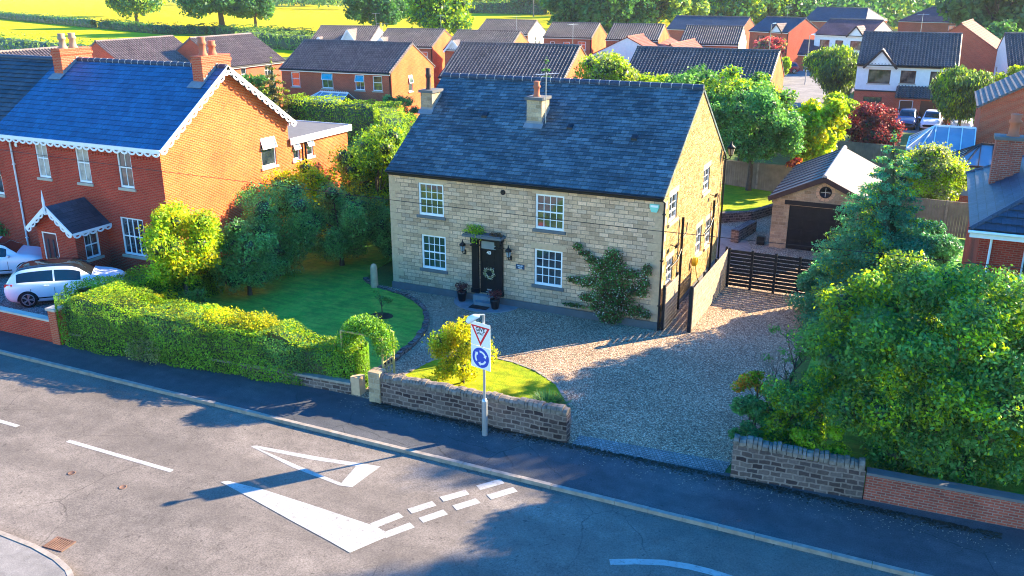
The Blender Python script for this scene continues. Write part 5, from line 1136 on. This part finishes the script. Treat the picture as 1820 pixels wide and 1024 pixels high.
tree('garden_tree', 'low green tree to the right of the bushy yellow-green one, above the ridge', 'tree', (.9,36.2,0), 6.4, 2.3, 2.0, n=36, leaves=8000, size=.17, mat='leaf_bright', cz=4.4, trunk=.14)
conifer('small dark conifer in front of the orange brick gable above the ridge', (-7.3,34.2,0), 7.3, 1.5, 7000, .17, 'leaf_mid', None, 8, 12)
tree('round_shrub', 'rounded pale-flowered bush above the timber fence, right of the spruce', 'bush', (20.9,22.4,0), 4.3, 2.1, 1.9, n=44, leaves=15000, size=.12, mat='leaf_bright', cz=2.5, second=('leaf_silver', .4), low=-1, kind='foliage')
tree('round_shrub', 'dense rounded green bush left of the red maple', 'bush', (13.6,42.5,0), 4.6, 2.5, 2.1, n=40, leaves=11000, size=.17, mat='leaf_bright', cz=2.6, low=-1, kind='foliage')
tree('round_shrub', 'rounded green bush in front of the left bush, above the back fence', 'bush', (12.6,38.5,0), 3.8, 1.9, 1.8, n=30, leaves=8000, size=.17, mat='leaf_bright', cz=2.2, low=-1, kind='foliage')
tree('red_maple', 'crimson-leaved maple above the timber fence behind the garage', 'tree', (16.7,38.4,0), 4.6, 2.1, 2.0, n=44, leaves=12000, size=.15, mat='leaf_red', cz=2.7, second=('leaf_plum', .4), low=-1, group=None)
tree('red_shrub', 'small orange-red shrub peeping over the left edge of the garage roof', 'shrub', (13.4,24.2,0), 2.9, .7, .7, n=10, leaves=700, size=.14, mat='leaf_red', cz=2.2, second=('leaf_orange', .5), kind='foliage')
tree('weeping_tree', 'drooping feathery green tree beside the estate road', 'weeping tree', (10.0,74.5,0), 6.8, 3.4, 3.3, n=60, leaves=15000, size=.3, mat='leaf_willow', cz=3.6, droop=1.0, low=-1, second=('leaf_bright', .25), aspect=.35)
tree('weeping_tree', 'drooping feathery tree over the parked cars, right of the tiled house', 'weeping tree', (22.6,57,0), 6.2, 2.7, 2.9, n=50, leaves=13000, size=.26, mat='leaf_willow', cz=3.4, droop=1.0, low=-1, second=('leaf_bright', .3), aspect=.35)
hedge('tall_hedge', 'tall clipped hedge behind the brick extension', [(-31,33), (-20.5,32.0), (-17.5,27.5), (-12.3,23)], 2.2, 3.2, 15000, .15, 'leaf_bright', seed=7, bulge=.15)
hedge('tall_hedge', 'thick bright hedge running towards the left gable of the stone house', [(-11.0,22), (-6.5,14), (-3.8,11)], 3.2, 4.0, 15000, .14, 'leaf_bright', seed=9, bulge=.25, second='leaf_mid')
tree('clipped_bush', 'dark clipped dome bush against the orange gable', 'bush', (-21.6,35.2,0), 3.7, 1.8, 1.5, n=40, leaves=7000, size=.12, mat='leaf_dark', cz=2.2, low=-1, kind='foliage', cr=.25)
conifer('bronze-green conifer between the two brick houses, upper left', (-31.5,31.0,0), 6.6, 2.2, 12000, .18, 'leaf_conifer_brown', 'leaf_bright', 14, 12)
tree('garden_tree', 'green tree behind the bronze conifer, by the brown-roofed house', 'tree', (-36,33.5,0), 5.2, 1.9, 1.9, n=26, leaves=5000, size=.18, mat='leaf_mid', cz=3.2)
tree('garden_tree', 'dark green bush at the front left corner, beside the attached house', 'bush', (-21.6,-2.9,0), 2.6, 1.5, 1.3, n=22, leaves=5000, size=.09, mat='leaf_dark', cz=1.3, low=-1, kind='foliage')
tree('garden_tree', 'yellow-green tree right of the tiled house, beyond the weeping tree', 'tree', (27.5,71,0), 5.4, 2.2, 2.0, n=30, leaves=5000, size=.22, mat='leaf_bright', cz=3.3)

tree('shadow_tree', 'unseen tall tree beyond the brick house, added to shade the gravel drive', 'tree', (34.0,15.3,0), 17.2, 4.0, 5.2, n=60, leaves=22000, size=.2, mat='leaf_mid', cz=11.8, trunk=.3)  # out of view, added to cast the shadow on the drive

tree('shadow_tree', 'unseen tall airy tree far right, added to shade the road', 'tree', (36.3,8.2,0), 18.6, 3.3, 2.1, n=40, leaves=9000, size=.2, mat='leaf_mid', cz=16.5, trunk=.28)  # out of view, added with a high crown to shade the lower road
# ------------------------------------------------------------------ houses on the right
br = dict(cols=3, split=0, frame='brown_frame', glass='dim_glass'); EG = 'brick houses of the estate behind'
bung = gable_house('brick_house', 'brick house with slate-blue hipped tile roof and tall chimney at the right edge', (32.15,1.2,0), math.pi/2, 9.4, 9.6, 5.15, 8.0, 'red_brick', 'navy_tile', 'slate', left=[(1.35,3.35,2.0,1.3,dict(cols=2, split=.7, sill='white_paint')), (1.35,.8,2.0,1.4,dict(cols=2, split=.7))], g=.34, t=.045, ov=.35, vg=.35, hip=(4.3,4.3), group='', gutter='white_paint', ridge='navy_tile', simple=True)
bro = [c for c in bung.children if c.name.startswith('roof')][0]
b = MB(); b.box(-.34,-.31,-.34,9.94,4.72,4.95); b.build('fascia', M['white_paint'], bung)
b = MB(); b.tube([(-.42,-.4,4.93), (-.42,10.0,4.93)], .055, 6); b.build('gutter', M['white_paint'], bung); downpipe(bung, -.02, 9.25, 0, 4.8, 'white_paint', off=(-.06,.0))
chimney(bro, 5.45, 6.15, 8.35, 9.3, 4.9, 7.15, 'old_brick', [(5.8, 8.75, .85)], pot='clay_pot', pr=.2, capmat='grey_sill')
r1 = gable_house('brick_house', 'brick house with grey tiled gable roof, behind the conservatories at the right edge', (32.6,37.2,0), math.pi/2, 9, 9.2, 4.9, 7.6, 'estate_brick', 'grey_tile', 'slate', g=.36, t=.05, ov=.3, vg=.25, group='', ridge='grey_tile', fascia='brown_timber', simple=True)

def conservatory(label, loc, W, D, E, R, frame, hip=True, nb=5):
    t = thing('conservatory', label, 'conservatory', loc); b = MB(); b.box(0, W, 0, D, 0, .6); b.build('dwarf_wall', M['estate_brick'], t)
    g = MB(); g.box(.04, W-.04, .04, D-.04, .6, E); h = 1.5 if hip else 0
    g.extrude([(0,0,E), (W,0,E), (W,D/2,R), (h,D/2,R)], (0,.02,.02)); g.extrude([(W,D,E), (0,D,E), (h,D/2,R), (W,D/2,R)], (0,.02,.02)); g.extrude([(0,D,E), (0,0,E), (h,D/2,R)], (.02,0,.02)); g.build('glazing', M['conservatory_blue'], t)
    f = MB(); z = .06
    for i in range(nb+1):
        x = W*i/nb; f.beam((x,0,.6), (x,0,E), .06, .06); f.beam((x,0,E+z), (max(x,h) if x > h*.5 else h, D/2, R+z), .06, .05); f.beam((x,D,E+z), (max(x,h) if x > h*.5 else h, D/2, R+z), .06, .05)
    for i in range(1, 4): y = D*i/4; f.beam((0,y,E+z), (h,D/2,R+z), .06, .05); f.beam((0,y,.6), (0,y,E), .06, .06)
    f.beam((0,0,E), (W,0,E), .1, .12); f.beam((0,D,E), (W,D,E), .1, .12); f.beam((0,0,E), (0,D,E), .1, .12); f.beam((h,D/2,R+z), (W,D/2,R+z), .1, .12); f.beam((0,0,1.4), (W,0,1.4), .05, .05)
    n = int((W-h)/.22)
    for i in range(n): f.beam((h+.1+i*.22, D/2, R+.1), (h+.1+i*.22, D/2, R+.22), .03, .02)
    f.build('frame', M[frame], t); return t
conservatory('large white-framed conservatory with blue glass roof beside the parked cars', (19.2,33.0,0), 4.0, 5.2, 2.3, 3.5, 'white_paint')
conservatory('dark-framed conservatory roof between the white one and the tall brick chimney', (21.9,27.6,0), 3.6, 4.0, 2.4, 3.4, 'brown_timber')
conservatory('white-framed conservatory with blue roof behind the tall hedge', (-32.2,34.8,0), 4.6, 3.4, 2.2, 3.2, 'white_paint')

# ------------------------------------------------------------------ the estate behind
ew = dict(cols=2, split=.62, fw=.07); eo = dict(cols=2, split=.55, fw=.07, open_top=True); e1 = dict(cols=1, split=.55, fw=.07)
def est(name_label, xr, yr, rot, W, hd, R, dh, **k):
    "estate house from the right end of its ridge"
    a = rad(rot); D = 2*hd; x = xr - W*math.cos(a) + hd*math.sin(a); y = yr - W*math.sin(a) - hd*math.cos(a)
    k.setdefault('ov', .3); return gable_house('estate_house', name_label, (x,y,0), a, W, D, R-dh+.15, R, k.pop('wall', 'estate_brick'), k.pop('roof', 'estate_tile'), k.pop('kind', 'pan'), gmat=k.pop('gmat', 'orange_brick'), group=EG, **k)
h1 = est('brick house with dark pantile roof and bright orange gable, beyond the tall hedge', -24.4,42.6,1,12.2,3.95,7.26,2.36, front=[(1.1,3.3,1.0,1.35,e1), (4.6,3.3,1.25,1.4,eo), (8.3,3.3,1.0,1.35,eo), (10.2,3.3,1.0,1.35,e1), (4.4,.8,1.8,1.3,ew), (9.0,.8,1.8,1.3,ew)], right=[(3.0,3.0,.75,1.5,dict(cols=1, split=.5, open_top=True))])
h2 = est('long dark pantile roof of the brick house directly above the stone house ridge', -6.9,40.6,4,10.9,4.4,7.65,2.5, front=[(2,3.2,1.2,1.3,ew)])
h10 = est('large navy pantile roof with orange gable, right of the bushy yellow-green tree', 8.0,48.6,1,12.4,3.9,7.15,2.4, roof='estate_tile', front=[(3,3.2,1.2,1.3,ew), (8,3.2,1.2,1.3,ew)])
est('far brown-roofed house with a white end gable, upper centre', -37.7,102.2,4,8.6,4.1,6.96,1.9, gmat='render_cream', front=[(2,3,1,1.2,ew)], right=[(3.2,3.3,.7,1.3,e1), (4.8,1.3,.9,2.6,e1)])
est('brick house with dark pantile roof and three upstairs windows, upper centre', -25.6,97.4,4,7.3,3.95,6.91,1.85, front=[(1.0,3.4,.7,1.1,e1), (3.0,3.4,1.0,1.1,e1), (5.2,3.4,1.2,1.2,ew), (5.2,.8,1.4,1.3,ew)])
est('brick house with brown windows behind the white rendered gable', -14.9,94.0,5,7.2,4.1,7.08,1.9, front=[(1.3,3.3,1.6,1.2,br), (4.8,3.3,1,1.1,br)])
h6 = est('brown pantile roofed house with small white front gables, upper left centre', -49.8,76.0,14,8.4,4.1,6.9,1.9, gmat='render_white', front=[(5,3,1,1.2,ew)])
h7 = est('dark pantile roofed house with half-shaded orange gable, upper centre left', -37.4,72.1,7,8.0,4.1,6.92,1.9, front=[(6.3,3.3,1,1.2,e1)], right=[(5,2.4,.8,1.3,e1)])
h8 = est('dark pantile roof between the upper-left houses and the far white gable', -26.1,70.6,6,8.2,4.2,7.01,2.0, front=[(1,3.3,1,1.2,e1)])
est('far house with blue-black roof and small brick gable, behind the cream gable', -9.9,128,-6,13,4.2,7.0,2.0, roof='navy_tile', kind='slate', gmat='estate_brick')
est('small house with dark pantile roof and cream end gable, upper right centre', -4.0,93.6,4,7.6,4.0,7.05,2.1, gmat='render_cream', right=[(3.4,1.0,.5,2.6,e1)])
h13 = est('brick house with navy roof and wide rosy gable beside the red car', -.4,125,-27,7.6,4.2,7.12,2.1, roof='navy_tile', kind='slate', gmat='estate_brick', front=[(1.6,3.2,1.4,1.2,br), (4.7,3.2,1.7,1.2,br)])
h14 = est('house with plum tiled roof and white upper storey, upper right', 11.8,116.9,-18,8.2,4.8,7.27,2.1, roof='purple_tile', kind='slate', gmat='render_cream', upper='render_white', front=[(.9,3.3,1.5,1.2,br), (3.3,3.3,1.2,1.2,br), (5.6,3.3,1.7,1.2,br)])
est('far long house with navy roof and brick chimney, upper right', 7.2,172.4,-22,13.5,4.6,7.5,2.5, roof='navy_tile', kind='slate', hip=(0,2.2))
est('far house with plum hipped roof near the top right', 28.0,176,-12,16,5.2,7.8,2.7, roof='purple_tile', kind='slate', hip=(4.8,4.8), front=[(9.5,3.3,2.6,1.2,ew)])
h17 = est('house with dark pantile roof, white upper storey and brown windows, right', 21.9,68.4,1,8.9,4.3,7.9,2.75, front=[(1.1,3.4,2.0,1.3,dict(br, cols=3)), (4.0,3.5,1.35,1.2,dict(br, cols=2)), (6.6,3.4,1.5,1.3,dict(br, cols=2)), (.9,.5,1.7,1.6,dict(br, cols=3, glass='window_glass'))], upper='render_white', gmat='estate_brick', fascia='brown_timber')
def front_gable(parent, x0, w, z0, y=-.32, depth=2.6, rise=.62, wall='render_white', roof='estate_tile', kind='slate', trim='brown_timber', hgt=.0):
    R = z0+w*rise; b = MB(); b.face([(x0,y,z0-hgt), (x0+w,y,z0-hgt), (x0+w,y,z0), (x0+w/2,y,R), (x0,y,z0)]); o = b.build('front_gable', M[wall], parent); r = MB()
    roof_slope(r, (x0+w+.15,y-.12,z0-.05), (x0+w+.15,y+depth*.6,z0-.05), (x0+w/2,y+depth,R+.06), (x0+w/2,y-.12,R+.06), .34, .03, kind); roof_slope(r, (x0-.15,y+depth*.6,z0-.05), (x0-.15,y-.12,z0-.05), (x0+w/2,y-.12,R+.06), (x0+w/2,y+depth,R+.06), .34, .03, kind); r.build('gable_roof', M[roof], o)
    t = MB(); t.beam((x0-.17,y-.14,z0-.12), (x0+w/2,y-.14,R-.02), .05, .2); t.beam((x0+w/2,y-.14,R-.02), (x0+w+.17,y-.14,z0-.12), .05, .2); t.build('bargeboard', M[trim], o); return o
front_gable(h17, .75, 2.7, 4.95, rise=.6); front_gable(h13, 4.3, 2.2, 5.05, rise=.6, roof='brown_tile'); front_gable(h14, 5.2, 2.4, 5.15, rise=.6, roof='purple_tile')
front_gable(h6, 4.2, 2.6, 4.6, rise=.8, depth=3.6, roof='brown_tile', trim='white_paint'); front_gable(h6, .6, 1.6, 4.6, rise=.7, depth=2.2, roof='brown_tile', trim='white_paint')
front_gable(h7, .3, 1.7, 4.9, rise=.7, depth=2.4, roof='brown_tile', trim='white_paint'); front_gable(h8, .2, 2.0, 4.9, rise=.6, depth=2.4, trim='white_paint')
for p, x, y, z, a in ((h1,9,3.95,7.2,.5), (h7,7.5,4.1,6.9,.2), (h8,7.7,4.2,7.0,.9), (h2,10.2,4.4,7.6,1.2), (h6,8,4.1,6.8,0), (h17,5.2,4.3,7.9,.4), (h14,6,4.8,7.2,.1), (h13,4,4.2,7.1,1.4)): aerial([c for c in p.children if c.name.startswith('roof')][0], x, y, z, 1.9, a)
# lean-to porch and garage of the tiled house
b = MB(); wall_panel(b, (4.0,-1.6), 0, 4.9, 2.5, [(.25,0,1.2,2.1), (2.1,0,2.5,2.1)]); wall_panel(b, (8.9,-1.6), math.pi/2, 1.6, 2.5); wall_panel(b, (4.0,0), -math.pi/2, 1.6, 2.5); go = b.build('garage_wing', M['estate_brick'], h17)
r = MB(); roof_slope(r, (3.8,-1.9,2.35), (9.1,-1.9,2.35), (9.1,-.03,3.25), (3.8,-.03,3.25), .32, .03, 'pan'); r.build('wing_roof', M['estate_tile'], go); garage_door(go, (6.1,-1.6,0), 0, 2.5, 2.1, 'brown_frame'); door(go, (4.25,-1.6,0), 0, 1.2, 2.1, 'brown_frame', 'white_paint')
# garage beside the plum-roofed house, with white door
gg = gable_house('estate_garage', 'small garage with plum roof and white door beside the red car', (.6,113.0,0), rad(-4), 4.6, 6.5, 2.5, 4.2, 'estate_brick', 'purple_tile', 'slate', front=[(1.0,0,2.6,2.2,dict(door=1, mat='garage_white', panels=False))], group='', simple=True, cat='garage', gmat='estate_brick')
# red-roofed bungalows with gables to the front
def yhouse(label, xc, yf, Wx, Ly, E, R, wall, roof, kind='slate', rot=0, name='estate_house', **k):
    "house whose ridge runs away from the road; xc centre, yf front"
    return gable_house(name, label, (xc+Wx/2, yf, 0), math.pi/2+rad(rot), Ly, Wx, E, R, wall, roof, kind, group=EG, gmat=k.pop('gmat', wall), **k)
yhouse('low house with white rendered front gable and terracotta roof, above the stone ridge', -17.0,84,9.6,15,3.6,5.9, 'render_white', 'terracotta_tile', ridge='terracotta_tile', gutter='brown_timber', fascia='brown_timber')
yhouse('low terracotta-roofed house right of the white gable', -9.6,78,8.5,14,3.0,5.5, 'estate_brick', 'terracotta_tile', ridge='terracotta_tile', fascia='brown_timber')
yhouse('brick house with brown tiled roof and big front gable, behind the tiled house', 21.8,80,10.4,12,4.9,8.4, 'estate_brick', 'terracotta_tile', ridge='terracotta_tile', fascia='brown_timber', rot=-6)
yhouse('house with brown sunlit roof behind the left chimney, far left', -51.5,30.5,8.2,9.6,4.9,7.4, 'estate_brick', 'brown_tile', ridge='brown_tile', kind='pan')
yhouse('house with brown sunlit roof and orange walled side with two windows, left', -47.3,38.2,8.2,8.9,4.9,7.4, 'estate_brick', 'brown_tile', ridge='brown_tile', kind='pan', gmat='estate_brick', front=[(2.2,3.2,.8,1.3,e1), (5.8,3.2,1.0,1.3,ew)])
yhouse('brown pantile roofed house at the far left edge, behind the attached house', -47.6,14.5,8.2,9.5,4.9,7.4, 'estate_brick', 'brown_tile', ridge='brown_tile', kind='pan')
gable_house('estate_house', 'white rendered house with dark pantile roof at the right picture edge', (26.6,73.8,0), rad(8), 9, 8, 4.9, 7.6, 'render_white', 'estate_tile', 'pan', group=EG, left=[(2,3,1,1.2,e1)])
gable_house('estate_house', 'far plum roof at the right picture edge beyond the pale tree', (44,150,0), rad(-8), 12, 8, 4.9, 7.6, 'estate_brick', 'purple_tile', 'slate', group=EG)
# cars on the estate
car('dark red car parked before the white garage door', (-.5,107.5,0), rad(208), 'car_red', None, 4.3, 1.8, detail=False)
car('blue car parked in front of the brick porch', (18.3,59.4,0), rad(-92), 'car_blue', None, 4.2, 1.75, detail=False)
car('white car parked in front of the brown garage door', (20.4,59.2,0), rad(-93), 'car_white', None, 4.0, 1.7, detail=False)
car('white car partly hidden under the weeping tree', (22.9,59.6,0), rad(-90), 'car_white', None, 4.0, 1.7, detail=False)
for lab, x, y, h in (('slim grey street lamp left of the weeping tree', 4.6,93,6.2), ('slim grey lamp post near the rosy gable', -2.2,104,7.0)):
    t = thing('street_lamp', lab, 'street lamp', (x,y,0)); b = MB(); b.tube([(0,0,0), (0,0,h), (.3,-.3,h+.15)], [.08,.05,.04], 8); b.build('post', M['steel_grey'], t); b = MB(); b.tube([(.25,-.25,h+.13), (.7,-.7,h+.2)], [.08,.1], 8); b.build('lamp_head', M['sign_white'], t)
tree('pink_tree', 'pink-red blossoming tree in front of the navy-roofed brick house', 'tree', (-3.4,112.5,0), 4.9, 2.6, 1.9, n=30, leaves=4500, size=.26, mat='leaf_pink', cz=3.2, second=('leaf_silver', .2))
for i, (x, y, h, r, m_, lab) in enumerate(((-6.3,100,3.4,2.2,'leaf_bright','yellow-green bush right of the cream gable'), (-1.8,99,3.2,2.0,'leaf_bright','yellow-green bush below the pink tree'), (-8.2,96,3.0,1.6,'leaf_far_pale','pale bush left of the cream gable'), (1.2,96,3.6,1.2,'leaf_bright','narrow bush behind the orange gable of the navy roof'), (-14.2,112,4.6,2.0,'leaf_bright','small tree peeping over the terracotta roofs'), (6.2,131,6.0,3.0,'leaf_far_pale','pale tree between the rosy gable and the plum roof'))):
    tree('garden_bush', lab, 'bush', (x,y,0), h, r, h*.42, n=20, leaves=2200, size=.28, mat=m_, cz=h*.56, low=-1, kind='foliage')

# ------------------------------------------------------------------ far trees, field hedges and woodland
FH = 'hedgerows dividing the yellow fields'
hedge('field_hedge', 'dark hedgerow between the two yellow fields, at the far left', [(-330,212), (-206,164)], 2.6, 2.2, 6000, .45, 'leaf_far', FH, 3, .4)
hedge('field_hedge', 'dark hedgerow between the fields, from the gap to the twin trees', [(-199,161), (-163,148), (-150,150)], 2.6, 2.1, 5000, .45, 'leaf_far', FH, 4, .4)
hedge('field_hedge', 'dark hedgerow between the fields, under the big spreading tree', [(-148,150), (-128,146), (-111,141)], 2.6, 2.1, 5000, .45, 'leaf_far', FH, 6, .4)
hedge('field_hedge', 'bright bushy hedgerow along the near side of the lower field, left', [(-230,112), (-160,88), (-120,76), (-92,70)], 4.5, 3.4, 9000, .4, 'leaf_far_pale', FH, 5, .6)
hedge('field_hedge', 'hedgerow behind the upper roofs, below the field', [(-112,120), (-70,108), (-55,112)], 3.5, 3.0, 6000, .4, 'leaf_far_pale', FH, 7, .5)
hedge('field_hedge', 'dark hedge along the far side of the small field, upper centre', [(-205,330), (-128,318)], 4, 4.5, 4000, .8, 'leaf_far', FH, 8, .6)
FT = 'trees standing in the fields'
tree('field_tree', 'loose bright green tree by the gap in the field hedge, far left', 'tree', (-193,168,0), 16, 9.5, 6.5, n=50, leaves=9000, size=.75, mat='leaf_far', cz=8.2, group=FT, trunk=.5, second=('leaf_bright', .3), core=.3)
big = tree('field_tree', 'big spreading dark tree standing in the yellow field, upper left', 'tree', (-150,155.5,0), 17.5, 11.5, 7.2, n=70, leaves=14000, size=.7, mat='leaf_far', cz=9.3, group=FT, trunk=.75, cr=.26, core=.35)
tree('field_tree', 'small tree just right of the big spreading tree in the field', 'tree', (-141,158,0), 13.5, 6.0, 5.6, n=36, leaves=6000, size=.65, mat='leaf_far', cz=7.2, group=FT, trunk=.4, core=.35)
tree('field_tree', 'tree cut off at the upper left corner', 'tree', (-262,236,0), 22, 10, 8, n=30, leaves=5000, size=1, mat='leaf_far', cz=13, group=FT, trunk=.6)
tree('roadside_tree', 'large dark oak-like tree behind the small white gables, upper centre left', 'tree', (-104,158,0), 17, 10, 8, n=60, leaves=12000, size=.65, mat='leaf_far', cz=8.6, group=FT, trunk=.6, cr=.26)
tree('roadside_tree', 'sunlit fresh green tree behind the half-shaded orange gable', 'tree', (-66,122,0), 13.5, 6.6, 5.6, n=50, leaves=10000, size=.5, mat='leaf_bright', cz=7.6, group=FT, trunk=.4, second=('leaf_far', .35))
protos = [tree('woodland_tree', '-', 'tree', (0,0,-60), 14, 7.2, 6.4, n=40, leaves=5500, size=.8, mat=m_, cz=7.4, trunk=.4, low=-1, seed=s_, second=sc, cr=.28) for m_, s_, sc in (('leaf_far',41,('leaf_mid',.3)), ('leaf_far_pale',42,('leaf_far',.3)), ('leaf_bright',43,('leaf_far',.4)), ('leaf_willow',44,None))]
def put(k, label, x, y, s, rot, group='woodland trees beyond the estate', sz=1.0):
    o = copy_tree(protos[k]); o.location = (x,y,0); o.rotation_euler = (0,0,rot); o.scale = (s,s,s*sz); o['label'] = label; o['group'] = group; return o
# trees one can tell apart in front of the woodland: (pixel of the base in the photograph, tree kind, scale, words)
rr = random.Random(8)
spots = [(1010,62,0,.8,'dark tree right of the small yellow field'), (1065,66,0,.85,'dark blue-green tree behind the dark pantile roofs, upper centre'), (1120,64,0,.85,'dark leafy tree above the white rendered gable'), (1165,62,1,.9,'pale-tinted tree above the terracotta roof'), (1205,58,1,.85,'grey-green tree left of the blue-black roof'),
  (1262,52,2,.75,'bright tree above the blue-black roof'), (1308,52,2,.8,'bright green tree behind the cream gable house'), (1352,50,2,.85,'yellow-green tree left of the navy roof'), (1388,46,0,.7,'dark rounded tree behind the navy-roofed brick house'), (1420,44,1,.6,'small pale tree right of the dark rounded one'),
  (1452,36,2,.55,'yellow-topped tree left of the far brick chimney'), (1540,30,1,.9,'grey-green tree above the far navy roof'), (1585,34,3,.8,'silvery tree between the far navy and plum roofs'), (1620,28,0,.8,'dark tree left of the far plum roof'), (1690,30,0,.9,'dark tree behind the far plum roof'),
  (1755,105,3,1.0,'tall pale yellow-green tree at the upper right'), (1800,92,3,1.0,'tall feathery tree at the right picture edge'), (1725,80,0,.5,'dark green bush below the tall pale tree'), (1772,130,0,.45,'dark green bush right of the brick front gable'), (1815,60,1,.9,'pale tree in the top right corner'),
  (930,19,0,1.0,'dark tree beyond the small yellow field, left of the two poles'), (980,20,1,1.0,'pale tree beyond the small yellow field, between the two poles'), (868,16,1,1.0,'pale tree at the left end of the woodland'), (1040,24,2,1.0,'bright tree beyond the right end of the small field'), (820,15,0,.9,'dark tree beyond the small field, at its left end'),
  (760,8,0,1.0,'dark tree above the sunlit fresh green tree'), (1490,18,0,.9,'dark tree at the top edge above the far navy roof')]
for i, (x, y, k, s, w) in enumerate(spots):
    q = P(x, y+6, 0); put(k, w, q.x, q.y, s*1.25 if i < 20 else s*1.3, rr.random()*6)
for o in protos:
    for c in list(o.children): 
        for g in list(c.children): bpy.data.objects.remove(g)
        bpy.data.objects.remove(c)
    bpy.data.objects.remove(o)
# woodland that reads as one mass
rng = np.random.default_rng(77); cl = []
for i in range(520):
    px_ = rng.uniform(380, 2000); f = rng.random()**.8; d = 240+260*f
    if px_ < 1045: d = 430+220*f
    v = _fw*FPX + _rt*(px_-910); v = Vector((v.x, v.y, 0)).normalized(); q = Vector((CAM.x, CAM.y, 0))+v*d; hh = rng.uniform(10, 17)*(1 if px_ > 800 else .8); r = rng.uniform(5, 8)
    for k in range(4): cl.append((q.x+rng.normal()*3, q.y+rng.normal()*3, hh*(.35+.18*k), r*(1-.16*k), r*(1-.16*k), hh*.22))
V, F = clump_leaves(cl, 120000, 1.5, rng, fill=.25, up=.5)
mi = (np.sin(V[::4,0]*.05)+np.cos(V[::4,1]*.07)+rng.normal(size=len(F))*.3 > .5).astype(int)
tag(np_mesh('woodland', V, F, mi, [M['leaf_far'], M['leaf_far_pale']]), 'dense belt of woodland along the top of the picture', 'woodland', kind='stuff')
for lab, x, y in (('tall thin pole at the edge of the small field, left of the other pole', 948, 30), ('tall thin pole at the edge of the small field, near the dark trees', 989, 42)):
    q = P(x, y, 0); b = MB(); b.tube([(q.x,q.y,0), (q.x,q.y,13)], [.22,.16], 6); tag(b.build('telegraph_pole', M['pale_bark']), lab, 'pole', 'poles beside the small field')
# thin air: far things fade a little towards blue
hz = MB(); hz.box(-700, 700, -75, 900, -1.2, 45); ho = hz.build('haze', []); tag(ho, kind='stuff', label='thin blue haze in the distance')
m = bpy.data.materials.new('haze'); m.use_nodes = True; nt = m.node_tree
for n_ in list(nt.nodes):
    if n_.type == 'BSDF_PRINCIPLED': nt.nodes.remove(n_)
pv = nt.nodes.new('ShaderNodeVolumePrincipled'); pv.inputs['Color'].default_value = (.75,.87,1,1); pv.inputs['Density'].default_value = .00011; pv.inputs['Anisotropy'].default_value = .3
nt.links.new(pv.outputs[0], nt.nodes['Material Output'].inputs['Volume']); ho.data.materials.append(m)
HAZE = ho
